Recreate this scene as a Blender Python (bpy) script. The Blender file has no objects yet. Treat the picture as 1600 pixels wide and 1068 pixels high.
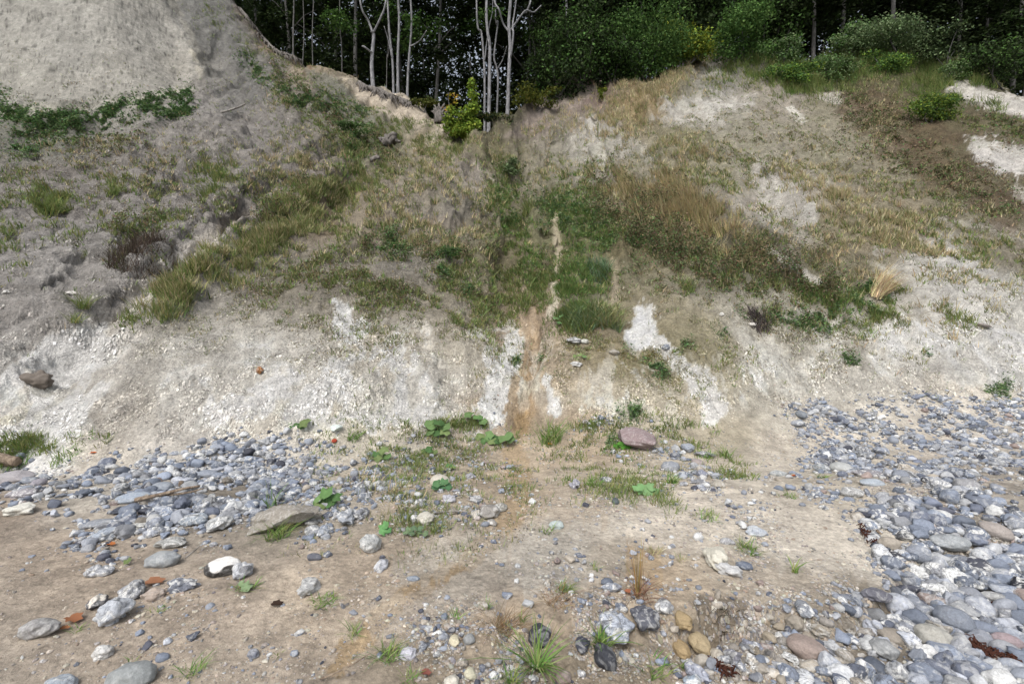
import bpy, math, random
import numpy as np
from mathutils import Vector, Matrix

R = math.radians
random.seed(7)
rng = np.random.default_rng(11)
scene = bpy.context.scene
COL = scene.collection

# ------------------------------------------------------------------ camera
W, H, F = 1600.0, 1068.0, 760.0          # photograph size and focal length in its pixels
CAMZ, PITCH = 1.65, R(-3.0)
cam_d = bpy.data.cameras.new('camera')
cam = bpy.data.objects.new('camera', cam_d); COL.objects.link(cam)
cam_d.sensor_width = 36; cam_d.lens = 36*F/W
cam_d.clip_start = 0.05; cam_d.clip_end = 2000
cam.location = (0, 0, CAMZ); cam.rotation_euler = (R(90)+PITCH, 0, 0)
scene.camera = cam

# ------------------------------------------------------------------ light
SUN_EL, SUN_AZ = R(52), R(200)           # overcast: a broad soft sun from behind the camera
world = bpy.data.worlds.new("World"); scene.world = world; world.use_nodes = True
nt = world.node_tree; nt.nodes.clear()
wo = nt.nodes.new('ShaderNodeOutputWorld'); bg = nt.nodes.new('ShaderNodeBackground')
sky = nt.nodes.new('ShaderNodeTexSky'); sky.sky_type = 'NISHITA'; sky.sun_disc = False
sky.sun_elevation = SUN_EL; sky.sun_rotation = SUN_AZ; sky.dust_density = 4; sky.air_density = 1.0
hs = nt.nodes.new('ShaderNodeHueSaturation'); hs.inputs['Saturation'].default_value = 0.42
nt.links.new(sky.outputs[0], hs.inputs['Color']); nt.links.new(hs.outputs[0], bg.inputs[0])
bg.inputs[1].default_value = 0.13
nt.links.new(bg.outputs[0], wo.inputs[0])
sd = bpy.data.lights.new('sun', 'SUN'); sd.energy = 1.1; sd.angle = R(25); sd.color = (1, .97, .93)
sun = bpy.data.objects.new('sun', sd); COL.objects.link(sun)
sdir = Vector((math.sin(SUN_AZ)*math.cos(SUN_EL), math.cos(SUN_AZ)*math.cos(SUN_EL), math.sin(SUN_EL)))
sun.rotation_euler = sdir.to_track_quat('Z', 'Y').to_euler()
scene.view_settings.view_transform = 'Standard'; scene.view_settings.look = 'None'
scene.view_settings.gamma = 1.0; scene.view_settings.exposure = 0.73
scene.cycles.max_bounces = 5; scene.cycles.diffuse_bounces = 3; scene.cycles.transparent_max_bounces = 4

# ------------------------------------------------------------------ noise
def _h(ix, iy, iz, s):
    n = (ix*374761393 + iy*668265263 + iz*2147483647 + s*1274126177) & 0xffffffff
    n = ((n ^ (n >> 13))*1274126177) & 0xffffffff
    n = ((n ^ (n >> 16))*2246822519) & 0xffffffff
    return ((n ^ (n >> 15)) & 0xffffff).astype(np.float32)/8388607.5 - 1
def vn(P, sc, s=0):
    """value noise -1..1; P (n,2|3)"""
    Q = np.asarray(P, dtype=np.float64)*sc
    fl = np.floor(Q); f = (Q-fl).astype(np.float32); i = fl.astype(np.int64)
    f = f*f*f*(f*(f*6-15)+10)
    x, y = i[:, 0], i[:, 1]; fx, fy = f[:, 0], f[:, 1]
    if Q.shape[1] == 2:
        z = np.zeros_like(x)
        a = _h(x, y, z, s)*(1-fx)+_h(x+1, y, z, s)*fx
        b = _h(x, y+1, z, s)*(1-fx)+_h(x+1, y+1, z, s)*fx
        return a*(1-fy)+b*fy
    z = i[:, 2]; fz = f[:, 2]; out = 0
    for dz, wz in ((0, 1-fz), (1, fz)):
        a = _h(x, y, z+dz, s)*(1-fx)+_h(x+1, y, z+dz, s)*fx
        b = _h(x, y+1, z+dz, s)*(1-fx)+_h(x+1, y+1, z+dz, s)*fx
        out = out+(a*(1-fy)+b*fy)*wz
    return out
def fbm(P, sc, o=4, s=0, g=.5):
    r = 0; a = 1; t = 0
    for k in range(o):
        r = r+a*vn(P, sc*(2.03**k), s+k*17); t += a; a *= g
    return r/t
def sstep(x, a, b):
    t = np.clip((x-a)/(b-a), 0, 1); return t*t*(3-2*t)

# ------------------------------------------------------------------ projection helpers
cp, sp = math.cos(PITCH), math.sin(PITCH)
def to_ut(px, py):
    """photo pixel -> (X/Y, (Z-CAMZ)/Y) of its ray"""
    a = (np.asarray(px, float)-W/2)/F; b = -(np.asarray(py, float)-H/2)/F
    dy = cp-b*sp; dz = sp+b*cp
    return a/dy, dz/dy
def project(P):
    x = P[..., 0]; y = P[..., 1]; z = P[..., 2]-CAMZ
    d = np.maximum(y*cp+z*sp, .05); v = -y*sp+z*cp
    return W/2+F*x/d, H/2-F*v/d, d

# ------------------------------------------------------------------ the lie of the land
# columns: photo x, foot y, then (y, slope) runs going up the bank
cols = [
 (-260, 735, [(580,.75),(300,.7),(175,.62),(-160,2.0)]),
 (0,   712, [(620,.8),(560,.6),(450,.78),(300,.66),(165,.6),(-160,2.0)]),
 (100, 716, [(620,.85),(540,.6),(450,.8),(300,.66),(163,.6),(-160,2.0)]),
 (200, 718, [(600,.8),(510,.65),(480,.45),(400,.85),(300,.66),(152,.6),(-160,1.9)]),
 (300, 712, [(600,.9),(480,.6),(425,.5),(330,.8),(250,.66),(115,.68),(-150,1.6)]),
 (400, 706, [(600,.9),(480,.6),(350,.6),(250,.7),(120,.72),(28,.9)]),
 (500, 700, [(600,.9),(480,.6),(290,.6),(200,.72),(102,.8)]),
 (600, 690, [(600,.9),(480,.6),(400,.6),(290,.58),(230,.5),(141,.66)]),
 (655, 685, [(600,.88),(480,.6),(360,.6),(260,.56),(215,.5),(160,.62)]),
 (700, 680, [(600,.85),(480,.6),(320,.6),(250,.56),(196,.45)]),
 (780, 670, [(560,.7),(450,.55),(330,.55),(250,.5),(204,.40)]),
 (850, 667, [(560,.7),(450,.58),(330,.55),(250,.56),(165,.6)]),
 (920, 668, [(560,.7),(450,.6),(330,.6),(200,.62),(130,.6)]),
 (1000,666, [(560,.7),(450,.65),(330,.65),(230,.6),(130,.62)]),
 (1100,660, [(560,.72),(450,.68),(330,.66),(200,.62),(90,.62)]),
 (1200,651, [(560,.75),(450,.68),(300,.66),(200,.64),(100,.62)]),
 (1300,643, [(560,.78),(450,.7),(300,.66),(200,.66),(80,.62)]),
 (1400,637, [(560,.8),(420,.74),(300,.68),(180,.66),(75,.62)]),
 (1500,631, [(560,.8),(400,.76),(250,.70),(100,.66)]),
 (1600,627, [(500,.8),(300,.76),(160,.70)]),
 (1860,618, [(500,.8),(300,.76),(170,.70)]),
]
U, LY, T = [], [], []
def beach_z(x, y):
    return 0.02+0.02*np.sin(x*1.1+y*.7)+0.012*y - 0.02*np.clip(x, -3, 3)*np.exp(-((y-2.2)/1.2)**2)
crest = []; foots = []
for px, fy, runs in cols:
    u, t = to_ut(px, fy); u = float(u)
    Y = 6.0
    for _ in range(20): Y = (CAMZ-float(beach_z(u*Y, Y)))/(-float(t))
    foots.append(Y)
    for yy in (1.0, 1.5, 2, 2.7, 3.5, 4.4):
        if yy < Y-.6: U.append(u); LY.append(math.log(yy)); T.append((float(beach_z(u*yy, yy))-CAMZ)/yy)
    U.append(u); LY.append(math.log(Y)); T.append(float(t)); z = CAMZ+float(t)*Y
    pt = fy
    for py, s in runs:
        n = max(1, int(round(abs(pt-py)/70)))
        for k in range(n):
            q = pt+(py-pt)*(k+1)/n
            uu, tt = to_ut(px, q); tt = float(tt)
            se = max(s, tt+.30)
            Y1 = (z-se*Y-CAMZ)/(tt-se)
            z = z+se*(Y1-Y); Y = Y1
            U.append(u); LY.append(math.log(Y)); T.append(tt)
        pt = py
    crest.append((px, Y, z))
    for k, dz in ((1.06, .25), (1.2, .6), (1.5, 1.2), (2.2, 2.), (3.6, 3.)):
        U.append(u); LY.append(math.log(Y*k)); T.append((z+dz-CAMZ)/(Y*k))
print('crest', [(a, round(b, 1), round(c, 1)) for a, b, c in crest])
US = 1.6
C = np.stack([np.array(U)*US, np.array(LY)*1.3], 1); T = np.array(T)
def kern(A, B):
    d2 = ((A[:, None, :]-B[None, :, :])**2).sum(-1)
    return np.where(d2 > 1e-12, .5*d2*np.log(np.maximum(d2, 1e-12)), 0)
n = len(C)
A = np.zeros((n+3, n+3)); A[:n, :n] = kern(C, C)+np.eye(n)*2e-4
A[:n, n] = 1; A[:n, n+1:] = C; A[n, :n] = 1; A[n+1:, :n] = C.T
wts = np.linalg.solve(A, np.r_[T, 0, 0, 0])
def tps(u, ly):
    q = np.stack([u*US, ly*1.3], 1); out = np.empty(len(q))
    for a in range(0, len(q), 20000):
        b = q[a:a+20000]; out[a:a+20000] = kern(b, C)@wts[:n]+wts[n]+b@wts[n+1:]
    return out

PX = np.concatenate([np.linspace(-2600, -260, 60), np.arange(-240, 1841, 2.0), np.linspace(1861, 4200, 60)]); NC = len(PX)
LYr = np.concatenate([np.linspace(math.log(.3), math.log(1.12), 24), np.linspace(math.log(1.15), math.log(38), 850), np.linspace(math.log(38.5), math.log(160), 40)]); NR = len(LYr)
# macro shape is smooth: solve on a coarse grid, then refine
gp = np.linspace(-240, 1840, 210); gl = np.linspace(math.log(1.0), LYr[-1], 200)
gu, _ = to_ut(gp, np.full_like(gp, 494.0))
GU, GL = np.meshgrid(gu, gl); Tg = tps(GU.ravel(), GL.ravel()).reshape(GU.shape)
def bilin(G, xs, ys, x, y):
    i = np.clip(np.searchsorted(xs, x)-1, 0, len(xs)-2); j = np.clip(np.searchsorted(ys, y)-1, 0, len(ys)-2)
    a = (x-xs[i])/(xs[i+1]-xs[i]); b = (y-ys[j])/(ys[j+1]-ys[j])
    return (G[j, i]*(1-a)+G[j, i+1]*a)*(1-b)+(G[j+1, i]*(1-a)+G[j+1, i+1]*a)*b
u1, _ = to_ut(PX, np.full_like(PX, 494.0))
UU, LL = np.meshgrid(u1, LYr)
TT = bilin(Tg, gu, gl, np.clip(UU, gu[0], gu[-1]).ravel(), np.maximum(LL, gl[0]).ravel()).reshape(UU.shape)
YY = np.exp(LL); P = np.stack([UU*YY, YY, CAMZ+TT*YY], -1)     # (NR,NC,3)
near = 1-sstep(YY, 1.1, 1.5); P[..., 2] = P[..., 2]*(1-near)+beach_z(P[..., 0], YY)*near

def normals(P):
    a = np.gradient(P, axis=1); b = np.gradient(P, axis=0)
    N = np.cross(a, b); N /= np.linalg.norm(N, axis=-1, keepdims=True)+1e-12
    return N
# screen lookup (which piece of ground lies behind a photo pixel)
X0, Y0, CS = -160, -60, 2.0
BW, BH = int((1760-X0)/CS), int((1130-Y0)/CS)
def zbuffer(P):
    px, py, d = project(P); px = np.clip(np.nan_to_num(px), -1e5, 1e5); py = np.clip(np.nan_to_num(py), -1e5, 1e5)
    buf = np.full((BH, BW), 1e9); idx = np.full((BH, BW), -1, np.int64)
    pf, qf, df = px.ravel(), py.ravel(), d.ravel()
    ids = np.arange(len(pf))
    order = np.argsort(-df)
    order = order[df[order] > .5]
    for oy in (0, -.7, .7, -1.4, 1.4):
        for ox in (0, .9):
            i = ((pf[order]+ox*CS-X0)/CS).astype(int); j = ((qf[order]+oy*CS-Y0)/CS).astype(int)
            ok = (i >= 0) & (i < BW) & (j >= 0) & (j < BH)
            o = order[ok]; ii = i[ok]; jj = j[ok]
            tb = np.full((BH, BW), 1e9); ti = np.full((BH, BW), -1, np.int64)
            tb[jj, ii] = df[o]; ti[jj, ii] = o           # far to near: last written is nearest
            m = tb < buf-(.02*buf if (oy or ox) else 0)
            buf[m] = tb[m]; idx[m] = ti[m]
    return buf, idx
def make_at(P):
    buf, idx = zbuffer(P); Pf = P.reshape(-1, 3)
    def at(px, py):
        i = int((px-X0)/CS); j = int((py-Y0)/CS)
        i = min(max(i, 0), BW-1); j = min(max(j, 0), BH-1)
        k = j
        while k < BH-1 and idx[k, i] < 0: k += 1
        return Vector(Pf[idx[k, i]].tolist())
    return at, buf, idx
at, buf, idx = make_at(P)

# ridges (+) and gullies (-): photo polyline, half width m, height m
relief = [
 ([(190,505),(300,452),(420,352),(520,285),(600,250)], .45, .58),
 ([(150,525),(200,485),(270,425),(335,372),(430,300),(540,245)], .42, -.65),
 ([(0,580),(120,500),(200,440),(300,360),(420,275),(515,235)], .5, .30),
 ([(100,700),(130,620),(185,520)], .30, .16),
 ([(60,700),(105,590),(160,520)], .35, -.22),
 ([(820,660),(822,600),(835,540),(850,480),(868,420),(865,340),(850,290)], .22, -.26),
 ([(790,540),(790,440),(790,330),(775,250)], .55, -.4),
 ([(740,245),(755,300),(770,340)], .4, .6),
 ([(650,335),(690,318),(735,250)], .7, .5),
 ([(560,330),(590,300),(640,300)], .5, .2),
 ([(690,312),(705,360)], .35, .4),
 ([(890,220),(935,205),(980,228),(1020,258)], 1.0, 1.0),([(800,262),(850,232),(900,196),(960,188),(1010,222),(1040,250)], .5, -.8),
 ([(990,305),(1060,315),(1150,365),(1230,412),(1290,447)], .55, .8),([(960,290),(1050,285),(1120,320),(1180,360)], .45, -.5),
 ([(1150,350),(1210,395),(1290,437),(1340,455)], .30, -.30),
 ([(1060,260),(1150,270),(1220,300),(1290,345)], .55, .7),
 ([(1280,270),(1240,260),(1130,250),(1040,255)], .6, -.25),
 ([(780,215),(850,165),(920,122)], .6, .9),
 ([(1030,180),(1080,110),(1160,100)], .8, .7),
 ([(1200,190),(1300,250),(1400,310),(1540,390),(1640,420)], .6, -.22),
 ([(1290,470),(1400,500),(1560,590)], .4, .18),
 ([(540,470),(560,520),(610,600)], .3, -.10),
 ([(700,500),(760,560)], .3, .12),
 ([(250,0),(290,60),(312,115)], .7, .35),
 ([(345,60),(375,120),(395,180)], .7, -.6),
 ([(110,395),(105,430),(125,455),(60,490)], .25, -.35),
 ([(0,300),(35,290)], .5, -.3),
 ([(460,110),(520,130),(600,180),(660,215)], .8, -.35),
 ([(520,120),(560,160),(600,200)], .5, .35),
 ([(1480,150),(1560,170),(1620,180)], .7, .4),
 ([(1420,200),(1520,250),(1600,310)], .7, -.35),
 ([(985,205),(1035,190),(1065,160)], .6, -.6),([(1090,255),(1170,262),(1230,290)], .5, .3),([(620,560),(640,620)], .25, -.12),([(690,560),(700,640)], .25, -.14),([(735,560),(770,520),(800,520)], .3, .2),
 ([(940,420),(960,500)], .25, -.18),([(1000,470),(1000,530),(1060,590)], .3, -.2),([(1110,590),(1130,640)], .25, -.12),([(1200,520),(1330,630)], .3, -.14),([(1340,480),(1480,600)], .3, -.14),([(1440,400),(1600,480)], .4, .25),
 ([(540,262),(590,235),(640,220)], .6, -.7),([(470,250),(520,225),(560,215)], .5, .35),([(620,420),(560,440),(520,460)], .5, .2),([(830,200),(810,250),(800,300)], .5, -.4),([(60,300),(120,270),(200,260)], .4, -.22),([(240,230),(330,330)], .35, -.25),([(400,190),(440,260)], .4, -.25),([(330,210),(380,250),(400,300)], .35, .2),
]
def seg_dist(Q, pts):
    best = np.full(len(Q), 1e9)
    for a, b in zip(pts[:-1], pts[1:]):
        a = np.array(a, float); b = np.array(b, float); ab = b-a
        t = np.clip(((Q-a)@ab)/(ab@ab+1e-9), 0, 1)
        best = np.minimum(best, np.linalg.norm(Q-(a+t[:, None]*ab), axis=1))
    return best
Pf = P.reshape(-1, 3)
for pts, w, hgt in relief:
    w3 = [at(*p) for p in pts]; L = np.array([(v.x, v.y, v.z) for v in w3])
    lo = L.min(0)-3*w-.5; hi = L.max(0)+3*w+.5
    m = np.where((Pf[:, 0] > lo[0]) & (Pf[:, 0] < hi[0]) & (Pf[:, 1] > lo[1]) & (Pf[:, 1] < hi[1]))[0]
    if len(m) == 0: continue
    Q = Pf[m][:, :2]; d = seg_dist(Q+.25*np.stack([vn(Q, 1.3, 5), vn(Q, 1.3, 6)], 1), [tuple(q[:2]) for q in L])
    Pf[m, 2] += hgt*np.exp(-(d/w)**2)
P = Pf.reshape(NR, NC, 3)

# detail relief, along the normal
px, py, dep = project(P)
pxf, pyf = px.ravel(), py.ravel(); Pf = P.reshape(-1, 3).copy(); Yf = Pf[:, 1]; Xf = Pf[:, 0]
foot_px = np.array([c[0] for c in cols]); foot_py = np.array([c[1] for c in cols], float)
footY = np.array(foots)
colpx = np.broadcast_to(PX, (NR, NC)).ravel()
fY = np.interp(colpx, foot_px, footY)
slope = sstep(Yf+.25*fbm(Pf, 2.0, 4, 15), fY-.25, fY+.55)                    # 0 on the beach, 1 on the bank
cliff = sstep(Yf, 17, 19)*sstep(-(pxf-330)-(-(pyf-150))*.0, 0, 60)*sstep(-pyf, -165, -150)
def blob(cx, cy, rx, ry, ang=0):
    c, s = math.cos(R(ang)), math.sin(R(ang)); dx = pxf-cx; dy = pyf-cy
    return np.exp(-(((dx*c+dy*s)/rx)**2+((-dx*s+dy*c)/ry)**2))
slump = np.clip(blob(120,350,330,170,-15)+blob(380,200,120,110), 0, 1)*slope*(1-cliff)
ang = np.interp(pxf, [0, 500, 800, 1000, 1600], [-.5, -.3, 0, .45, .85])
sx = Xf*np.cos(ang)+Yf*np.sin(ang); sy = -Xf*np.sin(ang)+Yf*np.cos(ang)
S2 = np.stack([sx+.10*vn(Pf, .7, 3), sy*.14], 1)
rill = 1-np.abs(fbm(S2, 1.6, 3, 40))*2.2
d = 0.0
d = d+slope*(.10*fbm(Pf, .9, 3, 1)+.05*fbm(Pf, 3.2, 3, 2)+.022*fbm(Pf, 11, 3, 4))
d = d-slope*(1-cliff)*.07*np.clip(rill-.45, 0, 1)*np.clip(.5+fbm(Pf,.7,2,44)*2,0,1)
rb = 1-np.abs(fbm(np.stack([sx, sy*.45], 1), .55, 4, 140))*2.6; d = d+slope*(1-cliff)*sstep(Yf, 8, 12)*.27*(rb-.3)
d = d+slope*(1-cliff)*(.030*(.5-np.abs(fbm(Pf, 6.0, 3, 150))*2)+.012*(.5-np.abs(fbm(Pf, 17, 2, 160))*2))
lump = np.abs(fbm(Pf, 1.5, 3, 60)); d = d+slump*(.30*lump-.10+.05*fbm(Pf, 5, 3, 9))
crack = np.clip(1-np.abs(fbm(Pf, 1.1, 3, 90))*9, 0, 1); d = d-slump*.12*crack
cl = np.clip(.5-np.abs(fbm(Pf*np.array([1, 1, 1.6]), 1.2, 4, 70))*2, 0, 1); d = d+cliff*(.10*fbm(Pf, .5, 3, 8)-.05*cl+.05*fbm(Pf, 4, 4, 9, .65)-.05*np.clip(fbm(Pf*np.array([1,1,2.2]), 1.8, 4, 171, .65)-.12, 0, 1)*2)
# beach: soft humps, tiny runnels, rough broken crust lower right
rough = np.clip(blob(1150,1010,260,90)+.7*blob(900,1010,160,60)+.4*blob(700,740,150,60)+.5*blob(720,1030,90,40), 0, 1)
beach = 1-slope
d = d+beach*(.02*fbm(Pf, 1.6, 3, 21)+.006*fbm(Pf, 12, 3, 22)+.003*fbm(Pf, 45, 2, 23))
d = d+beach*rough*(.05*fbm(Pf, 5, 3, 31)+.022*fbm(Pf, 22, 3, 32))
d = d-beach*.17*sstep(blob(1138,968,58,22,8)+.25*fbm(Pf, 16, 3, 360), .3, .62)*(1+.6*vn(Pf, 14, 3))-beach*.05*blob(1075,1005,26,38)
d = d-beach*.04*blob(790,1000,14,60)
edge = np.interp(pxf, [780, 860, 960, 1060, 1100, 1180, 1240, 1300, 1380, 1420, 1480], [1010, 955, 950, 968, 948, 944, 968, 962, 925, 880, 840])
kk = sstep(pyf-edge+26*fbm(Pf, 6, 4, 350, .6), -4, 12)*sstep(pxf, 980, 1060)*beach; d = d-.075*kk
kk2 = sstep(pyf-edge-14+26*fbm(Pf, 6, 4, 350, .6), -3, 12)*sstep(pxf, 780, 860)*sstep(-pxf, -1060, -980)*beach; d = d-.03*kk2
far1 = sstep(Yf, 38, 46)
N = normals(P).reshape(-1, 3)
Pf = Pf+N*(d*(1-far1))[:, None]
P = Pf.reshape(NR, NC, 3); N = normals(P).reshape(-1, 3)
at, buf, idx = make_at(P)
px, py, dep = project(P); pxf, pyf = px.ravel(), py.ravel()
def normal_at(px, py):
    i = min(max(int((px-X0)/CS), 0), BW-1); j = min(max(int((py-Y0)/CS), 0), BH-1)
    while j < BH-1 and idx[j, i] < 0: j += 1
    return Vector(N[idx[j, i]].tolist())

# ------------------------------------------------------------------ ground colours (soil tones with some mild shading left in)
def lin(c):
    c = np.asarray(c, float)/255.0
    return np.where(c <= .04045, c/12.92, ((c+.055)/1.055)**2.4)
ALB = 0.86
samples = [
 (100,60,158,157,150),(250,60,166,163,155),(30,130,165,163,153),(200,130,164,161,151),(300,100,165,160,148),(350,60,128,128,124),(330,15,128,128,124),(420,100,124,122,114),
 (60,190,120,120,108),(300,215,142,136,128),(100,300,134,126,118),(400,200,140,134,127),(250,330,138,130,122),(40,420,142,135,128),(100,470,146,139,132),(20,530,142,137,132),(200,440,140,133,126),
 (300,160,145,140,134),(450,260,140,132,124),(380,330,146,136,122),
 (80,600,202,198,188),(20,640,214,206,184),(40,680,212,210,204),(130,560,198,192,182),
 (300,540,168,163,152),(300,600,192,188,179),(450,590,197,193,184),(300,665,184,178,168),(500,650,190,182,164),(600,560,176,168,152),(650,600,200,195,184),(400,500,152,146,132),(250,500,148,142,126),(170,640,165,158,146),
 (450,440,122,115,98),(600,450,128,120,103),(650,330,142,134,122),(720,265,142,134,124),(640,400,128,122,110),(560,350,145,135,118),(500,330,125,112,92),
 (820,620,176,160,138),(828,560,162,146,122),(850,500,158,138,113),(800,640,165,145,118),
 (950,610,182,170,146),(1000,560,140,130,92),(1050,620,182,172,148),(1060,560,140,132,98),(900,350,112,112,82),(1000,350,118,110,84),(1150,400,96,92,78),(860,600,176,160,134),(940,540,140,128,95),
 (700,560,170,162,144),(720,480,130,122,102),(900,460,112,110,84),(780,400,122,116,94),
 (1200,560,172,167,152),(1300,600,182,177,165),(1250,500,158,153,136),(1450,540,194,191,182),(1500,430,194,191,185),(1580,480,196,193,187),(1550,560,192,188,178),(1500,612,190,182,168),
 (1300,440,118,113,92),(1400,350,142,132,112),(1300,350,138,128,108),(1200,290,168,161,151),(1240,330,172,167,157),(1150,250,150,145,128),(1300,230,150,145,128),(1100,170,166,162,152),(1110,130,150,147,140),(1200,165,155,148,136),(1400,260,140,134,116),(1500,330,128,123,106),(1560,390,140,133,118),(1350,200,145,138,122),(1410,460,150,142,122),
 (1380,175,98,86,68),(1480,260,104,94,76),(1570,300,104,96,80),(1450,220,98,86,68),(1350,100,70,72,45),(1500,110,75,75,52),
 (930,215,172,168,160),(900,245,150,145,132),(1000,250,152,146,130),(870,165,138,127,118),(930,140,120,106,98),(1000,170,150,132,100),(1060,220,140,134,112),(1050,110,130,120,92),
 (620,165,176,167,152),(650,185,176,166,150),(560,135,168,154,130),(520,150,120,118,108),(600,205,108,110,86),(400,15,140,110,82),(440,62,150,125,96),(480,98,160,146,122),(680,215,150,140,118),(760,240,120,115,92),
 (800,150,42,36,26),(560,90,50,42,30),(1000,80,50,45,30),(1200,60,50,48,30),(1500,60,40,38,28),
 (100,900,164,147,127),(40,780,152,136,118),(300,980,168,151,131),(500,960,166,149,127),(600,900,168,150,127),(700,880,166,156,140),(850,860,168,158,143),(820,770,168,149,122),(700,720,158,143,119),(900,700,168,148,120),(900,800,176,161,140),(1100,780,180,168,149),(1040,820,180,168,150),
 (1250,700,182,172,155),(1250,850,188,179,164),(1330,880,186,178,163),(1200,900,176,163,144),(1100,1000,150,135,112),(1000,880,168,147,118),(800,950,168,148,122),(900,1050,146,131,107),(1300,960,148,136,117),(1450,960,120,110,96),(1550,1040,112,100,86),(1500,700,160,150,136),(1550,850,128,120,108),(700,1030,152,137,114),(350,1050,165,150,131),(330,780,125,116,103),(450,720,185,178,164),(150,720,170,162,148),(620,780,155,140,118),(560,700,176,168,150),(1130,690,160,150,125),(1300,760,176,165,146),
]
SA = np.array(samples, float); SC = lin(SA[:, 2:5])*ALB
wx = pxf+26*fbm(Pf, .8, 3, 201)*np.clip(20/np.maximum(Yf, 2), .6, 3); wy = pyf+18*fbm(Pf, .8, 3, 202)*np.clip(20/np.maximum(Yf, 2), .6, 3)
num = np.zeros((len(Pf), 3)); den = np.zeros(len(Pf))
for k in range(len(SA)):
    r2 = ((wx-SA[k, 0])/38)**2+((wy-SA[k, 1])/28)**2
    w = (1/(r2+.35)**2).astype(np.float32); num += w[:, None]*SC[k]; den += w
base = num/den[:, None]
# features with an outline of their own: photo polyline, half width px, colour, strength, edge noise px
WH = (222,220,212)
paint = [
 ([(85,640),(40,690)],42,WH,.9,18),([(150,530),(110,590)],26,(212,206,196),.8,14),([(10,620),(60,640)],24,(222,208,172),.7,12),
 ([(335,372),(270,425),(215,465),(195,500)],11,(196,184,166),.9,6),
 ([(300,625),(420,600),(640,620)],34,(208,204,196),.65,26),([(560,620),(700,640)],30,(206,202,192),.6,26),
 ([(535,480),(545,525),(560,515)],11,WH,.85,9),([(735,520),(800,510)],5,WH,.5,8),([(810,535),(785,600),(762,650)],17,(226,223,214),.95,8),([(650,560),(665,600),(690,640)],9,WH,.7,10),
 ([(1003,490),(998,530)],15,(230,228,220),.95,6),([(1030,540),(1075,580)],9,WH,.8,8),([(1095,590),(1110,640)],18,(220,216,206),.8,12),([(965,560),(1010,600)],7,WH,.4,10),
 ([(852,595),(868,640)],8,WH,.85,5),([(940,630),(1060,650)],14,(205,200,184),.5,20),
 ([(868,335),(872,400),(868,470),(862,490)],6,(196,184,160),.9,4),([(960,410),(960,470)],6,(176,160,136),.6,5),
 ([(832,510),(828,570),(818,660)],13,(172,150,120),.85,10),
 ([(1165,365),(1215,400),(1280,442)],6,(206,200,190),.9,4),([(1410,515),(1470,548)],7,(214,210,202),.85,5),([(1460,340),(1530,352),(1600,372)],5,(196,192,180),.5,10),
 ([(1430,430),(1500,470),(1610,520)],46,(204,202,196),.55,30),
 ([(1490,128),(1540,155),(1610,170)],15,(198,193,184),.95,6),([(1530,235),(1575,250),(1610,262)],18,(204,200,194),.95,8),([(1590,300),(1620,310)],10,(190,185,175),.8,6),
 ([(1285,148),(1310,155)],8,(190,185,175),.8,6),([(1235,170),(1255,190)],4,(210,206,196),.8,4),([(1180,265),(1240,310),(1270,340)],15,(184,180,172),.7,12),
 ([(1040,165),(1110,170)],10,(190,187,180),.7,9),([(925,200),(935,245)],13,(206,202,194),.75,10),([(960,215),(1000,240)],8,(180,176,168),.5,8),
 ([(690,205),(655,225)],8,(196,186,168),.8,5),([(560,360),(556,375)],6,(196,182,156),.7,5),([(740,255),(770,280)],4,(190,182,168),.6,4),
 ([(400,575),(410,585)],5,(222,206,188),.7,3),
 ([(350,0),(372,60),(398,130)],30,(118,117,113),.7,10),([(60,600),(110,560),(140,530)],22,WH,.8,14),([(20,680),(70,650)],26,WH,.85,14),([(0,172),(150,170),(300,140)],5,(186,182,168),.7,6),([(268,0),(300,60),(316,118)],6,(178,172,156),.8,5),
 # silt and stream
 ([(770,830),(740,870),(680,905),(640,925),(590,970),(520,1045)],12,(164,136,92),.9,7),([(815,665),(800,700),(815,760),(800,810),(770,840)],15,(166,140,100),.85,10),([(940,870),(1000,880),(1020,900)],20,(168,142,102),.7,12),
 ([(640,890),(760,850)],22,(168,160,146),.6,12),([(840,870),(930,860)],42,(166,160,148),.7,14),([(600,960),(700,940),(760,930)],24,(164,154,140),.5,14),
 ([(980,800),(1080,790),(1150,800)],26,(184,174,158),.5,14),([(1230,860),(1340,870),(1380,900)],30,(196,188,174),.5,18),
 ([(1100,945),(1165,955)],12,(92,84,74),.6,6),  # shade of the eroded hollow, painted dark into the ground
 ([(400,8),(450,70),(480,100)],9,(150,112,78),.7,5),([(555,128),(600,150),(650,172)],8,(182,172,154),.7,5),
 ([(1340,170),(1400,230),(1480,280),(1570,330)],26,(96,80,64),.6,16),
 ([(0,170),(150,168),(290,140)],9,(176,172,158),.6,8),
]
for pts, wpx, c, k, en in paint:
    Pa = np.array(pts, float); lo = Pa.min(0)-wpx*2.2-en; hi = Pa.max(0)+wpx*2.2+en
    m = np.where((pxf > lo[0]) & (pxf < hi[0]) & (pyf > lo[1]) & (pyf < hi[1]))[0]
    if not len(m): continue
    Q = np.stack([pxf[m], pyf[m]], 1); Pm = Pf[m]*np.clip(9/np.maximum(Yf[m], 2), .5, 4)[:, None]
    dd = seg_dist(Q, pts)+max(en, wpx*.7)*2.6*(fbm(Pm, 3.0, 6, 300, .75))
    a = (k*sstep(-dd, -wpx*1.3, -wpx*.8))[:, None]
    base[m] = base[m]*(1-a)+lin(c)*ALB*a
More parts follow.
